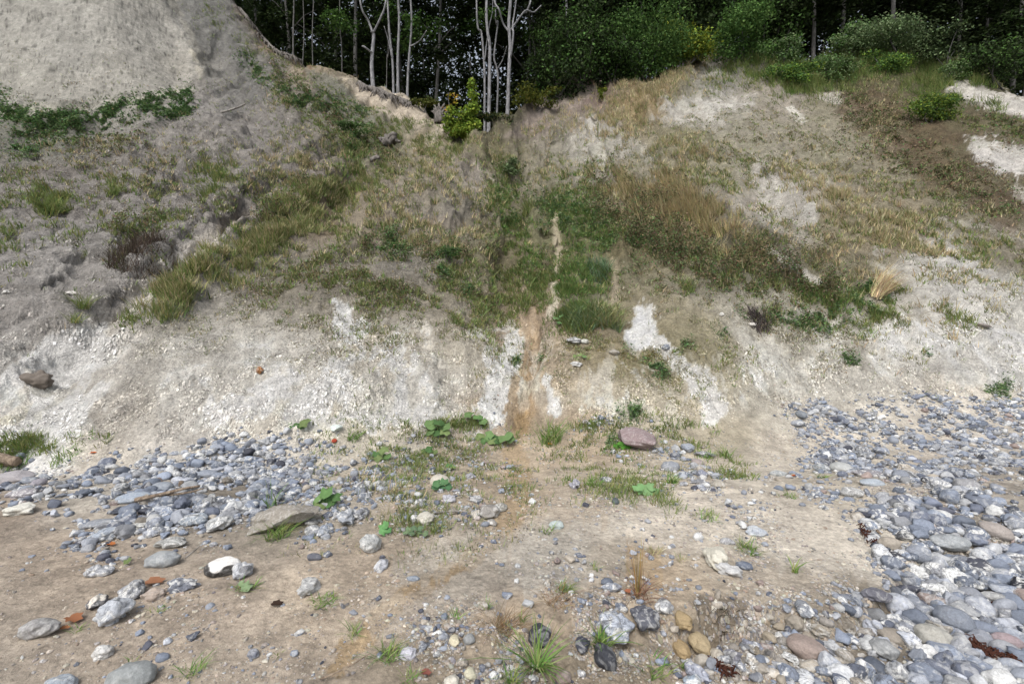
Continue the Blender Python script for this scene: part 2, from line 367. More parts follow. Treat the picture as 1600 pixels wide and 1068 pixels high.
# outlines of the larger exposures, photo polygons: (points, colour, strength, edge noise px)
def inside(Q, poly):
    c = np.zeros(len(Q), bool); n_ = len(poly)
    for i in range(n_):
        (x1, y1), (x2, y2) = poly[i], poly[(i+1) % n_]
        if y1 == y2: continue
        c ^= ((y1 > Q[:, 1]) != (y2 > Q[:, 1])) & (Q[:, 0] < (x2-x1)*(Q[:, 1]-y1)/(y2-y1)+x1)
    return c
polys = [
 ([(-90,290),(-90,620),(0,591),(20,570),(55,546),(74,519),(101,511),(148,507),(175,497),(196,470),(205,440),(242,413),(290,382),(330,360),(400,325),(470,270),(300,250),(100,270)],(142,136,129),.75,10),
 ([(-90,625),(0,592),(55,547),(74,520),(101,512),(150,509),(162,520),(140,570),(112,600),(100,640),(62,690),(0,702),(-90,705)],(216,212,203),.85,9),
 ([(160,520),(196,472),(203,441),(242,413),(290,382),(332,358),(342,366),(292,402),(264,440),(234,470),(200,500),(172,526)],(192,182,166),.85,5),
 ([(-20,622),(38,608),(52,636),(24,662),(-20,668)],(224,210,176),.8,7),
 ([(0,0),(262,-80),(250,0),(290,55),(312,118),(288,140),(150,160),(0,162),(-90,164),(-90,-80)],(164,161,153),.6,5),
 ([(255,-80),(345,-80),(372,30),(395,90),(410,150),(360,190),(316,122),(292,55),(256,0)],(124,123,119),.65,7),
 ([(780,216),(842,168),(900,124),(922,122),(935,135),(905,160),(870,190),(820,214)],(150,139,130),.8,5),
 ([(895,215),(920,192),(950,192),(990,215),(1020,248),(960,250),(900,250),(880,240)],(172,168,158),.7,8),
 ([(1018,188),(1050,165),(1085,158),(1160,150),(1190,140),(1180,168),(1110,185),(1060,196)],(184,180,172),.7,8),
 ([(1165,275),(1195,265),(1225,290),(1270,320),(1278,345),(1235,350),(1200,325)],(176,172,163),.75,9),
 ([(1425,440),(1450,405),(1520,440),(1700,440),(1700,640),(1560,612),(1480,590),(1400,560),(1330,520),(1400,500),(1470,505)],(196,193,186),.7,16),
 ([(535,122),(600,138),(652,156),(676,190),(650,196),(610,184),(565,158)],(190,178,160),.85,4),([(470,100),(520,118),(560,160),(600,190),(560,196),(500,150)],(124,124,112),.7,5),([(650,335),(690,315),(735,255),(760,290),(770,330),(700,345)],(150,144,134),.6,7),
 ([(1478,128),(1500,124),(1560,150),(1620,158),(1640,182),(1560,172),(1510,158)],(196,192,184),.9,4),
 ([(1240,700),(1180,735),(1040,790),(960,810),(1000,850),(1180,860),(1330,900),(1390,905),(1385,870),(1300,800),(1230,760)],(192,182,166),.55,16),
]
for pts, c, k, en in polys:
    Pa = np.array(pts, float); lo = Pa.min(0)-en*3; hi = Pa.max(0)+en*3
    m = np.where((pxf > lo[0]) & (pxf < hi[0]) & (pyf > lo[1]) & (pyf < hi[1]))[0]
    Q = np.stack([pxf[m], pyf[m]], 1); Pm = Pf[m]*np.clip(9/np.maximum(Yf[m], 2), .5, 4)[:, None]
    dd = seg_dist(Q, pts+[pts[0]]); dd = np.where(inside(Q, pts), dd, -dd)+en*2.4*fbm(Pm, 2.4, 6, 320, .72)
    a = (k*sstep(dd, -2.5, 2.5))[:, None]; base[m] = base[m]*(1-a)+lin(c)*ALB*a
# crumb-scale breakup of the soil
g = 1+.20*fbm(Pf, 2.5, 4, 220)+.10*fbm(Pf, 14, 3, 230)
# chalk bared in streaks down the fall line of the lower bank
st = fbm(np.stack([sx*.8, sy*.62], 1)+.15*vn(Pf, 3, 7)[:, None], 2.1, 5, 240, .62)
reg = np.clip(1.15*blob(430,600,330,62,-3)+blob(700,580,110,60)+.8*blob(1080,600,150,50)+.6*blob(1400,560,240,80,12)+blob(60,620,70,80)+.5*blob(1100,170,90,24)+.5*blob(1240,320,70,36), 0, 1)
a = (.75*reg*sstep(st, .02, .26))[:, None]*slope[:, None]; base = base*(1-a)+lin((224,222,214))*ALB*a
a = (.38*reg*sstep(-st, .10, .34))[:, None]*slope[:, None]; base = base*(1-a)+lin((138,132,116))*ALB*a
# dark pits and moss tint of the old faces
pit = sstep(fbm(Pf*np.array([1, 1, 2.6]), 3.4, 5, 250, .8), .24, .34)*cliff; base = base*(1-.55*pit[:, None])
gt = (sstep(fbm(Pf, .9, 4, 260), -.2, .35)*slope*(1-cliff)*sstep(Yf, 9, 12)*.22*sstep(pxf, 500, 800))[:, None]; base = base*(1-gt)+lin((124,126,98))*ALB*gt
lowb = slope*sstep(-Yf, -11.5, -9.5); base = base*(1+.26*lowb+.18*beach-.08*cliff)[:, None]; lum0 = base.mean(1, keepdims=True)*np.array([1.03, 1.0, .95]); base = base+(lum0-base)*(.3*lowb*(1-blob(822,600,40,90))+.45*slump)[:, None]
lum = base.mean(1, keepdims=True)*np.array([1.07, 1.0, .90]); base = base+(lum-base)*(.38*beach)[:, None]
base = np.clip(base*g[:, None], .01, .78); base = np.where(base > .55, .55+(base-.55)*.5, base)
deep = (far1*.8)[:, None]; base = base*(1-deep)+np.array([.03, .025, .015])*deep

def attr_col(me, col, name='Col'):
    ca = me.color_attributes.new(name, 'FLOAT_COLOR', 'POINT')
    c4 = np.ones((len(me.vertices), 4), np.float32); c4[:, :3] = col[:, :3]
    if col.shape[1] == 4: c4[:, 3] = col[:, 3]
    ca.data.foreach_set('color', c4.ravel())
def mesh_np(name, V, Fc, smooth=True, col=None):
    """V (n,3); Fc list of int arrays (m,k) with k=3 or 4"""
    me = bpy.data.meshes.new(name)
    if not isinstance(Fc, (list, tuple)): Fc = [Fc]
    Fc = [f for f in Fc if len(f)]
    me.vertices.add(len(V)); me.vertices.foreach_set('co', np.ascontiguousarray(V, np.float32).ravel())
    nl = sum(f.size for f in Fc); nf = sum(len(f) for f in Fc)
    me.loops.add(nl); me.loops.foreach_set('vertex_index', np.concatenate([f.ravel() for f in Fc]).astype(np.int32))
    tot = np.concatenate([np.full(len(f), f.shape[1], np.int32) for f in Fc])
    me.polygons.add(nf); me.polygons.foreach_set('loop_start', np.concatenate([[0], np.cumsum(tot)[:-1]]).astype(np.int32))
    me.polygons.foreach_set('loop_total', tot)
    me.polygons.foreach_set('use_smooth', np.full(nf, smooth, bool))
    me.update(calc_edges=True)
    if col is not None: attr_col(me, col)
    return me
def link(name, me, mat=None, parent=None):
    o = bpy.data.objects.new(name, me); COL.objects.link(o)
    if mat and me and not me.materials: me.materials.append(mat)
    if parent: o.parent = parent
    return o
def tag(o, label=None, cat=None, group=None, kind=None):
    if label: o['label'] = label
    if cat: o['category'] = cat
    if group: o['group'] = group
    if kind: o['kind'] = kind
    return o
def empty(name, loc, rz=0):
    o = bpy.data.objects.new(name, None); COL.objects.link(o); o.location = loc; o.rotation_euler = (0, 0, rz)
    o.empty_display_size = .05
    return o

# ------------------------------------------------------------------ materials
def new_mat(name):
    m = bpy.data.materials.new(name); m.use_nodes = True; t = m.node_tree
    return m, t, t.nodes['Principled BSDF']
def node(t, kind, **kw):
    n = t.nodes.new(kind)
    for k, v in kw.items():
        if k.startswith('i_'): n.inputs[k[2:].replace('_', ' ')].default_value = v
        else: setattr(n, k, v)
    return n
def mth(t, op, a, b=None, c=None):
    n = t.nodes.new('ShaderNodeMath'); n.operation = op
    for i, v in enumerate((a, b, c)):
        if v is None: continue
        if isinstance(v, (int, float)): n.inputs[i].default_value = v
        else: t.links.new(v, n.inputs[i])
    return n.outputs[0]
def mapr(t, v, a, b, c=0., d=1.):
    n = t.nodes.new('ShaderNodeMapRange'); t.links.new(v, n.inputs[0])
    for i, x in enumerate((a, b, c, d)): n.inputs[i+1].default_value = x
    return n.outputs[0]
def mixc(t, fac, a, b, bt='MIX'):
    n = t.nodes.new('ShaderNodeMix'); n.data_type = 'RGBA'; n.blend_type = bt
    for s, v in ((0, fac), (6, a), (7, b)):
        if isinstance(v, (int, float)): n.inputs[s].default_value = v
        elif isinstance(v, tuple): n.inputs[s].default_value = (*v, 1)
        else: t.links.new(v, n.inputs[s])
    return n.outputs[2]
def noise_n(t, vec, scale, detail=6, rough=.6, dist=0.):
    n = node(t, 'ShaderNodeTexNoise'); n.inputs['Scale'].default_value = scale; n.inputs['Detail'].default_value = detail
    n.inputs['Roughness'].default_value = rough; n.inputs['Distortion'].default_value = dist
    t.links.new(vec, n.inputs['Vector']); return n.outputs['Fac']
def bumpn(t, hgt, dist, strength, prev=None):
    b = node(t, 'ShaderNodeBump'); b.inputs['Distance'].default_value = dist; b.inputs['Strength'].default_value = strength
    t.links.new(hgt, b.inputs['Height'])
    if prev: t.links.new(prev, b.inputs['Normal'])
    return b.outputs[0]

def ground_material(name, crumb0, streak):
    m, t, b = new_mat(name)
    pos = node(t, 'ShaderNodeNewGeometry').outputs['Position']
    att = node(t, 'ShaderNodeAttribute', attribute_name='Col'); a = att.outputs['Color']; sl = att.outputs['Alpha']
    n1 = noise_n(t, pos, 5, 10, .72); n2 = noise_n(t, pos, 34, 5, .7); n3 = noise_n(t, pos, 1.3, 6, .6, .6)
    vo = node(t, 'ShaderNodeTexVoronoi'); vo.inputs['Scale'].default_value = 26; t.links.new(pos, vo.inputs['Vector'])
    k = mth(t, 'MULTIPLY', mapr(t, n1, .3, .7, .62, 1.34), mapr(t, n2, .3, .7, .70, 1.26))
    k = mth(t, 'MULTIPLY', k, mapr(t, n3, .3, .7, .86, 1.13))
    c = mixc(t, 1., a, k, 'MULTIPLY')
    # dark crumbs and pale flakes
    crumb = mapr(t, sl, 0, 1, crumb0*.45, crumb0)
    dk = mth(t, 'MULTIPLY', mapr(t, noise_n(t, pos, 16, 8, .75), .60, .70), crumb)
    c = mixc(t, dk, c, (.07, .062, .05))
    fl = mth(t, 'MULTIPLY', mapr(t, noise_n(t, pos, 21, 6, .7, .4), .63, .70), mapr(t, sl, 0, 1, .15, .42))
    c = mixc(t, fl, c, (.52, .50, .46))
    t.links.new(c, b.inputs['Base Color'])
    b.inputs['Roughness'].default_value = .95; b.inputs['Specular IOR Level'].default_value = .12
    h = mth(t, 'ADD', noise_n(t, pos, 9, 12, .74), mth(t, 'MULTIPLY', vo.outputs['Distance'], .22))
    b1 = node(t, 'ShaderNodeBump'); t.links.new(h, b1.inputs['Height']); b1.inputs['Strength'].default_value = 1
    t.links.new(mapr(t, sl, 0, 1, streak*.3, streak), b1.inputs['Distance']); nn = b1.outputs[0]
    t.links.new(nn, b.inputs['Normal'])
    return m
M_slope = ground_material('crumbly_soil', .7, .10)
M_beach = M_slope
M_cliff = ground_material('chalk_face', .35, .05)

def stone_material(name, rough, white, dark, scale):
    m, t, b = new_mat(name)
    geo = node(t, 'ShaderNodeNewGeometry'); pos = geo.outputs['Position']
    at_ = node(t, 'ShaderNodeAttribute', attribute_name='Col'); a = at_.outputs['Color']; al = at_.outputs['Alpha']
    w = noise_n(t, pos, scale, 4, .55, 1.6)
    c = mixc(t, mth(t, 'MULTIPLY', mapr(t, w, .50, .58), mth(t, 'MULTIPLY', al, white)), a, (.60, .60, .58))
    v = noise_n(t, pos, scale*.8, 6, .6, 2.4)
    band = mapr(t, mth(t, 'ABSOLUTE', mth(t, 'SUBTRACT', v, .5)), 0, .035, 1, 0)
    c = mixc(t, mth(t, 'MULTIPLY', band, mth(t, 'MULTIPLY', al, dark)), c, (.045, .047, .055))
    v2 = noise_n(t, pos, scale*.55, 3, .5, 1.)
    c = mixc(t, mth(t, 'MULTIPLY', mapr(t, v2, .60, .66), mth(t, 'MULTIPLY', al, dark)), c, (.05, .05, .055))
    g = mapr(t, noise_n(t, pos, scale*6, 8, .75), .3, .7, .72, 1.25)
    c = mixc(t, 1., c, g, 'MULTIPLY')
    sep = node(t, 'ShaderNodeSeparateXYZ'); t.links.new(geo.outputs['Normal'], sep.inputs[0])
    t.links.new(c, b.inputs['Base Color']); b.inputs['Roughness'].default_value = rough
    b.inputs['Specular IOR Level'].default_value = .3
    t.links.new(bumpn(t, noise_n(t, pos, scale*3.5, 8, .65), .008, .7), b.inputs['Normal'])
    return m
M_stone = stone_material('weathered_flint', .62, .9, .75, 15)
M_rock = stone_material('coarse_rock', .85, .5, .3, 22)

def leaf_material(name, rough=.55, trans=.25, varia=.35):
    m, t, b = new_mat(name)
    a = node(t, 'ShaderNodeAttribute', attribute_name='Col').outputs['Color']
    oi = node(t, 'ShaderNodeObjectInfo')
    k = mapr(t, oi.outputs['Random'], 0, 1, 1-varia*.5, 1+varia*.5)
    c = mixc(t, 1., a, k, 'MULTIPLY')
    b.inputs['Roughness'].default_value = max(rough, .7); b.inputs['Specular IOR Level'].default_value = .12
    t.links.new(c, b.inputs['Base Color'])
    tr = node(t, 'ShaderNodeBsdfTranslucent'); t.links.new(c, tr.inputs[0])
    mx = node(t, 'ShaderNodeMixShader'); mx.inputs[0].default_value = trans
    t.links.new(b.outputs[0], mx.inputs[1]); t.links.new(tr.outputs[0], mx.inputs[2])
    out = [n for n in t.nodes if n.type == 'OUTPUT_MATERIAL'][0]; t.links.new(mx.outputs[0], out.inputs[0])
    return m
M_grass = leaf_material('grass_blades', .6, .25, 0)
M_leaf = leaf_material('leaves', .5, .25, .3)
def bark_material(name, c1, c2, sc=9, rough=.9):
    m, t, b = new_mat(name)
    tc = node(t, 'ShaderNodeTexCoord').outputs['Object']
    mp = node(t, 'ShaderNodeMapping'); mp.inputs['Scale'].default_value = (1, 1, .35); t.links.new(tc, mp.inputs[0])
    n = noise_n(t, mp.outputs[0], sc, 8, .7, .5)
    t.links.new(mixc(t, mapr(t, n, .35, .65), c1, c2), b.inputs['Base Color']); b.inputs['Roughness'].default_value = rough
    t.links.new(bumpn(t, n, .03, .8), b.inputs['Normal']); return m
M_bark = bark_material('pale_beech_bark', (.09, .09, .095), (.30, .30, .31))
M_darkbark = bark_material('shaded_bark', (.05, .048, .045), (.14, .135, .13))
M_drift = bark_material('weathered_wood', (.09, .06, .04), (.34, .27, .2), 30)
M_greywood = bark_material('grey_dead_wood', (.10, .09, .08), (.36, .34, .31), 12)

# ------------------------------------------------------------------ the ground meshes
rows, colsn = NR, NC
ii, jj = np.meshgrid(np.arange(NR-1), np.arange(NC-1), indexing='ij')
q0 = (ii*NC+jj).ravel(); quads = np.stack([q0, q0+1, q0+NC+1, q0+NC], 1)
fslope = slope[q0] > .5; fcl = (cliff[q0] > .5)
def submesh(name, mask, mat, label, cat):
    q = quads[mask]; used = np.unique(q); re = np.zeros(len(Pf), np.int64); re[used] = np.arange(len(used))
    o = link(name, mesh_np(name, Pf[used], re[q], True, np.c_[base[used], slope[used]]), mat)
    tag(o, label, cat, None, 'structure')
    return o
submesh('beach', ~fslope, M_beach, 'sandy silt beach strewn with stones at the foot of the bank', 'beach')
submesh('hillside', fslope & ~fcl, M_slope, 'eroded chalk and marl bank with gullies rising to the wood', 'hillside')
submesh('chalk_cliff', fcl, M_cliff, 'bare steep grey chalk face at the upper left', 'cliff')
# ------------------------------------------------------------------ shape builders
def tube(path, radii, sides=8, V=None, Q=None, wob=0.0):
    V = V if V is not None else []; Q = Q if Q is not None else []
    path = [Vector(p) for p in path]; prev = None
    n0 = len(V)
    for i, p in enumerate(path):
        d = (path[min(i+1, len(path)-1)]-path[max(i-1, 0)]).normalized()
        ref = Vector((0, 1, 0)) if abs(d.y) < .9 else Vector((1, 0, 0))
        a = d.cross(ref).normalized(); b = d.cross(a).normalized()
        for k in range(sides):
            th = 2*math.pi*k/sides; r = radii[i]*(1+wob*math.sin(3*th+i)*.5+wob*random.uniform(-.5, .5))
            V.append(p+a*(r*math.cos(th))+b*(r*math.sin(th)))
    for i in range(len(path)-1):
        for k in range(sides):
            k2 = (k+1) % sides; b0 = n0+i*sides
            Q.append((b0+k, b0+k2, b0+sides+k2, b0+sides+k))
    for e, rev in ((n0, True), (n0+(len(path)-1)*sides, False)):
        for k in range(0, sides-2, 2):
            q = (e, e+k+1, e+k+2, e+(k+3) if k+3 < sides else e)
            if q[3] == e: continue
            Q.append(q[::-1] if rev else q)
    return V, Q
def mesh_vq(name, V, Q, col=None, smooth=True):
    V = np.array([tuple(v) for v in V]); Q = np.array(Q, np.int64)
    return mesh_np(name, V, [Q], smooth, col)
def smooth_path(pts, n=5):
    """Catmull-Rom through points"""
    pts = [Vector(p) for p in pts]; out = []
    e = [pts[0]*2-pts[1]]+pts+[pts[-1]*2-pts[-2]]
    for i in range(1, len(e)-2):
        for k in range(n):
            t = k/n; a, b, c, d = e[i-1], e[i], e[i+1], e[i+2]
            out.append(.5*((2*b)+(c-a)*t+(2*a-5*b+4*c-d)*t*t+(3*b-a-3*c+d)*t**3))
    return out+[pts[-1]]
def unproj(px, py, D):
    u, t = to_ut(px, py); return Vector((float(u)*D, D, CAMZ+float(t)*D))

def blades(pos, hgt, wid, col, lean, az, droop, tipcol=None):
    """curved tapering blades. pos (n,3)"""
    n = len(pos); z = np.array([0, 0, 1.])
    dx = np.stack([np.cos(az), np.sin(az), np.zeros(n)], 1); sd = np.stack([-np.sin(az+.6), np.cos(az+.6), np.zeros(n)], 1)
    V = np.empty((n, 7, 3), np.float32); Cc = np.empty((n, 7, 3), np.float32)
    lv = [(0, 1.0), (.38, .85), (.74, .55), (1., 0)]
    k = 0
    for f, wf in lv:
        hor = lean*f+droop*f*f; ver = f*np.sqrt(np.clip(1-(lean*.8)**2, .05, 1))-droop*.45*f*f*f
        c = pos+(dx*(hgt*hor)[:, None])+z*(hgt*ver)[:, None]
        cc = col*(1 if tipcol is None else 1-f)+(0 if tipcol is None else tipcol*f)
        if wf > 0:
            V[:, k] = c-sd*(wid*wf*.5)[:, None]; V[:, k+1] = c+sd*(wid*wf*.5)[:, None]; Cc[:, k] = cc; Cc[:, k+1] = cc; k += 2
        else: V[:, k] = c; Cc[:, k] = cc
    b = (np.arange(n)*7)[:, None]
    q = np.concatenate([b+np.array([0, 1, 3, 2]), b+np.array([2, 3, 5, 4])]); t = b+np.array([4, 5, 6])
    return V.reshape(-1, 3), [q, t], Cc.reshape(-1, 3)
def leaves(pos, nrm, size, col, asp=.6):
    """pointed folded leaves: 4 corners; pos (n,3), nrm (n,3)"""
    n = len(pos); nrm = nrm/np.linalg.norm(nrm, axis=1, keepdims=True)
    r = rng.normal(size=(n, 3)); a = np.cross(nrm, r); a /= np.linalg.norm(a, axis=1, keepdims=True)+1e-9; b = np.cross(nrm, a)
    s = size[:, None]
    V = np.stack([pos-a*s*.5, pos+b*s*.5*asp-nrm*s*.06, pos+a*s*.5-nrm*s*.12, pos-b*s*.5*asp-nrm*s*.06], 1)
    q = (np.arange(n)*4)[:, None]+np.arange(4)
    return V.reshape(-1, 3), [q], np.repeat(col, 4, 0)

# ------------------------------------------------------------------ scattering over the ground
gx = X0+(np.arange(BW)+.5)*CS; gy = Y0+(np.arange(BH)+.5)*CS
GX, GY = np.meshgrid(gx, gy); valid = idx >= 0
Pv = Pf[np.where(valid, idx, 0)].reshape(-1, 3)
ng = fbm(Pv, 1.6, 4, 400).reshape(BH, BW); ng2 = fbm(Pv, 5.0, 3, 410).reshape(BH, BW)
crestmask = valid & (Pv[:, 1].reshape(BH, BW) < 37)
warpx = 22*fbm(Pv, 1.0, 3, 420).reshape(BH, BW)*np.clip(14/np.maximum(Pv[:, 1].reshape(BH, BW), 2), .5, 3)
BARE = [([(196,480),(250,425),(330,368),(400,322)],11,1),([(790,214),(850,168),(915,128)],11,1),([(930,205),(950,235)],16,.7),([(1030,180),(1110,170),(1180,155)],12,.8),([(1200,280),(1260,330)],15,.75),([(1165,365),(1215,400),(1280,442)],7,.9),
 ([(868,335),(872,400),(868,470),(862,490)],7,1),([(1003,480),(998,530)],16,1),([(540,475),(550,520)],12,.9),([(1440,430),(1500,450),(1600,480)],30,.7),([(1450,540),(1600,560)],40,.6),([(100,420),(60,470),(20,540)],50,.6),([(30,600),(120,550)],40,1),
 ([(810,535),(785,600),(762,650)],16,.8),([(830,510),(822,650)],16,.9),([(560,140),(650,185)],10,1),([(1490,135),(1620,168)],12,1),([(1540,235),(1610,262)],16,1),([(640,330),(690,312),(730,260)],14,.5),([(560,345),(556,385)],6,.9),([(690,335),(720,350)],14,.5),([(960,410),(960,470)],5,.9),([(340,60),(400,150)],16,.6)]
BM = np.zeros((BH, BW))
for pts_, w_, k_ in BARE:
    d_ = seg_dist(np.stack([GX.ravel(), GY.ravel()], 1), pts_).reshape(BH, BW)+w_*.9*ng*2; BM = np.maximum(BM, k_*(1-sstep(d_, w_*.8, w_*1.25)))
def density(strokes, clump=.9):
    D = np.zeros((BH, BW)); Hh = np.zeros((BH, BW))
    Q = np.stack([(GX+warpx).ravel(), (GY+warpx.T.mean()*0+warpx*.6).ravel()], 1)
    for s in strokes:
        pts, w, dn, h = s
        pts = pts if len(pts) > 1 else [pts[0], (pts[0][0]+1, pts[0][1])]
        Pa = np.array(pts, float)
        m = ((GX > Pa[:, 0].min()-3*w-40) & (GX < Pa[:, 0].max()+3*w+40) & (GY > Pa[:, 1].min()-3*w-40) & (GY < Pa[:, 1].max()+3*w+40)).ravel()
        d = seg_dist(Q[m], pts); v = dn*np.exp(-(d/w)**2*.8)
        D.ravel()[m] += v; Hh.ravel()[m] += v*h
    Hh = Hh/np.maximum(D, 1e-6)
    D = D*np.clip(.5+clump*(ng*2.2+ng2*2.4), .02, 2.8)
    D[~crestmask] = 0; D = D*(1-BM)
    return D, Hh
def scatter(D, n):
    p = D.ravel()/D.sum(); c = rng.choice(p.size, n, p=p)
    v = idx.ravel()[c]; q = Pf[v].copy()
    dn = dep.ravel()[v]/F*CS
    q[:, 0] += rng.uniform(-1, 1, n)*dn; q[:, 1] += rng.uniform(-1, 1, n)*dn*.8
    # settle on the local plane
    nn = N[v]; off = q-Pf[v]; q[:, 2] -= (off[:, 0]*nn[:, 0]+off[:, 1]*nn[:, 1])/np.maximum(nn[:, 2], .35)
    return q, v, c
def palette(n, cols_, jit=.18):
    c = np.array([lin(k) for k in cols_])[rng.integers(0, len(cols_), n)]*ALB
    return np.clip(c*(1+rng.normal(0, jit, (n, 1)))*(1+rng.normal(0, jit*.3, (n, 3))), .004, .8)

GREEN = [(108,130,74),(122,140,82),(96,120,68),(134,142,92),(146,146,100)]
FRESH = [(88,126,66),(102,136,72),(80,114,62),(116,142,78)]
STRAW = [(190,176,140),(202,190,156),(176,160,126),(172,152,120),(180,170,132)]
DARK = [(104,96,76),(86,92,64),(118,104,84),(98,108,70),(132,118,96)]
HERB = [(96,126,78),(84,112,74),(112,134,86),(106,128,92)]
def grass_layer(name, label, strokes, ntuft, per, cols_, h0, spread, wpxl, clump=.9, tips=None, cat='grass'):
    D, Hh = density(strokes, clump); q, v, c = scatter(D, ntuft)
    hh = Hh.ravel()[c]*h0*rng.uniform(.6, 1.25, ntuft); cc = palette(ntuft, cols_)
    tz = rng.uniform(0, 6.28, ntuft)
    q = np.repeat(q, per, 0); hh = np.repeat(hh, per)*rng.uniform(.45, 1.1, ntuft*per); cc = np.repeat(cc, per, 0)*rng.uniform(.75, 1.65, (ntuft*per, 1))
    dd = np.repeat(dep.ravel()[v], per); a = rng.uniform(0, 6.28, len(q))
    sp_ = spread*rng.uniform(0, 1, len(q)); q[:, 0] += np.cos(a)*sp_; q[:, 1] += np.sin(a)*sp_; q[:, 2] -= .01
    wid = np.clip(wpxl*dd/F, .004, .02)*rng.uniform(.7, 1.2, len(q))
    tc = None if tips is None else palette(len(q), tips)
    V, Fc, Cc = blades(q, hh, wid, cc, rng.uniform(.05, .55, len(q)), a+rng.normal(0, .5, len(q)), rng.uniform(0, .5, len(q)), tc)
    o = link(name, mesh_np(name, V, Fc, True, Cc), M_grass); return tag(o, label, cat, None, 'stuff')
def leaf_layer(name, label, strokes, n, cols_, hgt, spx, up=.7, clump=.9, cat='ground cover', pile=None):
    D, Hh = density(strokes, clump); q, v, c = scatter(D, n)
    h = Hh.ravel()[c]*hgt; bush_n = fbm(q, 3.0, 2, 77)
    q[:, 2] += h*rng.uniform(0, 1, n)**.8*np.clip(.7+bush_n*1.6, .1, 1.6)
    nr = rng.normal(size=(n, 3))*(1-up); nr[:, 2] += up
    sz = np.clip(spx*dep.ravel()[v]/F, .012, .09)*rng.uniform(.5, 1.3, n)
    V, Fc, Cc = leaves(q, nr, sz, palette(n, cols_, .28)*1.2, .55)
    o = link(name, mesh_np(name, V, Fc, False, Cc), M_grass); return tag(o, label, cat, None, 'stuff')

G1 = [([(330,20),(400,90),(450,150),(520,200),(580,240)],20,.7,1),([(430,90),(500,140),(600,190),(640,215)],16,.6,1),([(560,215),(640,230),(720,232)],26,.9,1.2),
 ([(310,430),(360,395),(430,350),(500,300),(580,275)],24,.9,1.2),([(200,500),(300,470)],10,.3,.8),([(790,260),(800,330),(815,400),(830,460)],24,.8,1.2),
 ([(900,300),(930,370),(930,430),(900,480)],38,.6,1.),([(1000,330),(1100,380),(1200,430)],34,.5,1.2),([(870,290),(980,290)],24,.7,1.3),([(1260,450),(1340,480),(1400,470)],20,.8,1.1),
 ([(1150,460),(1260,490),(1400,495)],12,.6,.9),([(1470,480),(1520,500)],10,.6,1.),([(1190,95),(1300,85),(1420,100),(1500,130)],30,.5,2.0),([(1230,125),(1270,130)],14,1.2,2.2),([(1110,130),(1160,120)],14,.7,1.2),
 ([(1090,270),(1160,290)],20,.5,1),([(1400,330),(1550,390)],30,.4,1.1),([(0,250),(500,250)],80,.10,.9),([(50,330),(480,330)],60,.20,1),([(70,315),(90,320)],16,1.1,1.5),([(310,290),(370,265)],14,1.,1.4),([(170,290),(180,300)],10,.8,1.2),
 ([(0,350),(20,390)],14,.6,1.2),([(550,330),(760,420)],80,.28,.9),([(450,450),(760,470)],40,.3,.8),([(1100,230),(1400,330)],90,.22,.9),([(670,470),(760,500)],14,.3,.8),
 ([(530,690),(820,700)],18,.18,.6),([(690,665),(760,668)],8,.8,.8),([(850,672),(1120,672)],10,.5,.7),([(1060,700),(1140,725)],14,.5,.6),([(0,712),(80,702)],8,1.,.8),([(560,790),(700,830)],26,.16,.5),
 ([(910,760),(1040,780)],16,.4,.5),([(120,690),(200,692)],10,.3,.6),([(1080,590),(1160,560)],30,.12,.7),([(820,740),(1000,740)],26,.35,.5),([(560,710),(800,760)],44,.40,.5),([(560,780),(720,830)],34,.2,.45),([(840,690),(1080,700)],18,.35,.5),([(470,850),(640,870)],20,.10,.4),([(560,725),(700,735)],24,.18,.6),([(1120,390),(1140,400)],12,1.,1.2),
 ([(700,430),(860,440)],30,.3,.8),([(1500,180),(1590,200)],14,.6,1.2),([(640,200),(700,240)],18,.5,1.2),([(770,180),(840,190)],12,.6,1.2)]
G2 = [([(300,432),(360,395),(440,355)],22,.3,1.2),([(620,240),(700,255)],24,.45,1.2),([(930,190),(1000,165),(1060,120),(1100,95)],26,1.,1.5),([(970,140),(1040,120)],16,.8,1.5),([(850,272),(940,290)],20,.6,1.2),
 ([(990,300),(1050,310),(1100,350),(1130,372)],28,.5,1.4),([(1250,280),(1310,300)],22,.7,1.4),([(1330,330),(1420,360)],28,.5,1.3),([(1340,125),(1390,165),(1370,195)],24,.5,1.5),
 ([(1040,230),(1100,240)],20,.4,1.2),([(1050,300),(1500,380)],90,.13,1.1),([(500,300),(760,330)],60,.2,1.1),([(420,130),(440,160)],12,.5,1.4),([(820,200),(880,190)],14,.5,1.2),([(760,225),(800,260)],14,.4,1.2),
 ([(400,260),(540,260)],30,.2,1.1),([(100,240),(300,260)],40,.12,.9),([(1270,410),(1440,400)],30,.2,1.2),([(640,370),(760,380)],14,.3,1),([(600,780),(630,800)],16,.12,.8)]
G3 = [([(960,330),(1060,390),(1180,430),(1270,452)],36,1.5,2.4),([(590,390),(650,398),(720,402)],12,1.3,1.8),([(390,345),(470,300),(520,272)],14,.9,1.6),([(1340,190),(1420,240),(1500,290),(1590,330)],24,.45,1),
 ([(450,430),(560,450),(740,460)],28,.3,.6),([(530,200),(600,240)],20,.55,1.5),([(430,110),(520,180)],14,.4,1.2),([(795,590),(800,650)],7,.8,1.2),([(1150,495),(1190,498)],9,.7,1.2),([(1000,300),(1000,340)],20,.6,1.5),
 ([(1530,190),(1600,210)],14,.5,1.2),([(190,350),(240,365)],18,.5,1.),([(0,200),(200,215)],20,.25,.8),([(1040,430),(1200,470)],20,.5,.9),([(1330,160),(1400,190)],18,.8,1.6),([(780,400),(850,430)],25,.3,.8)]
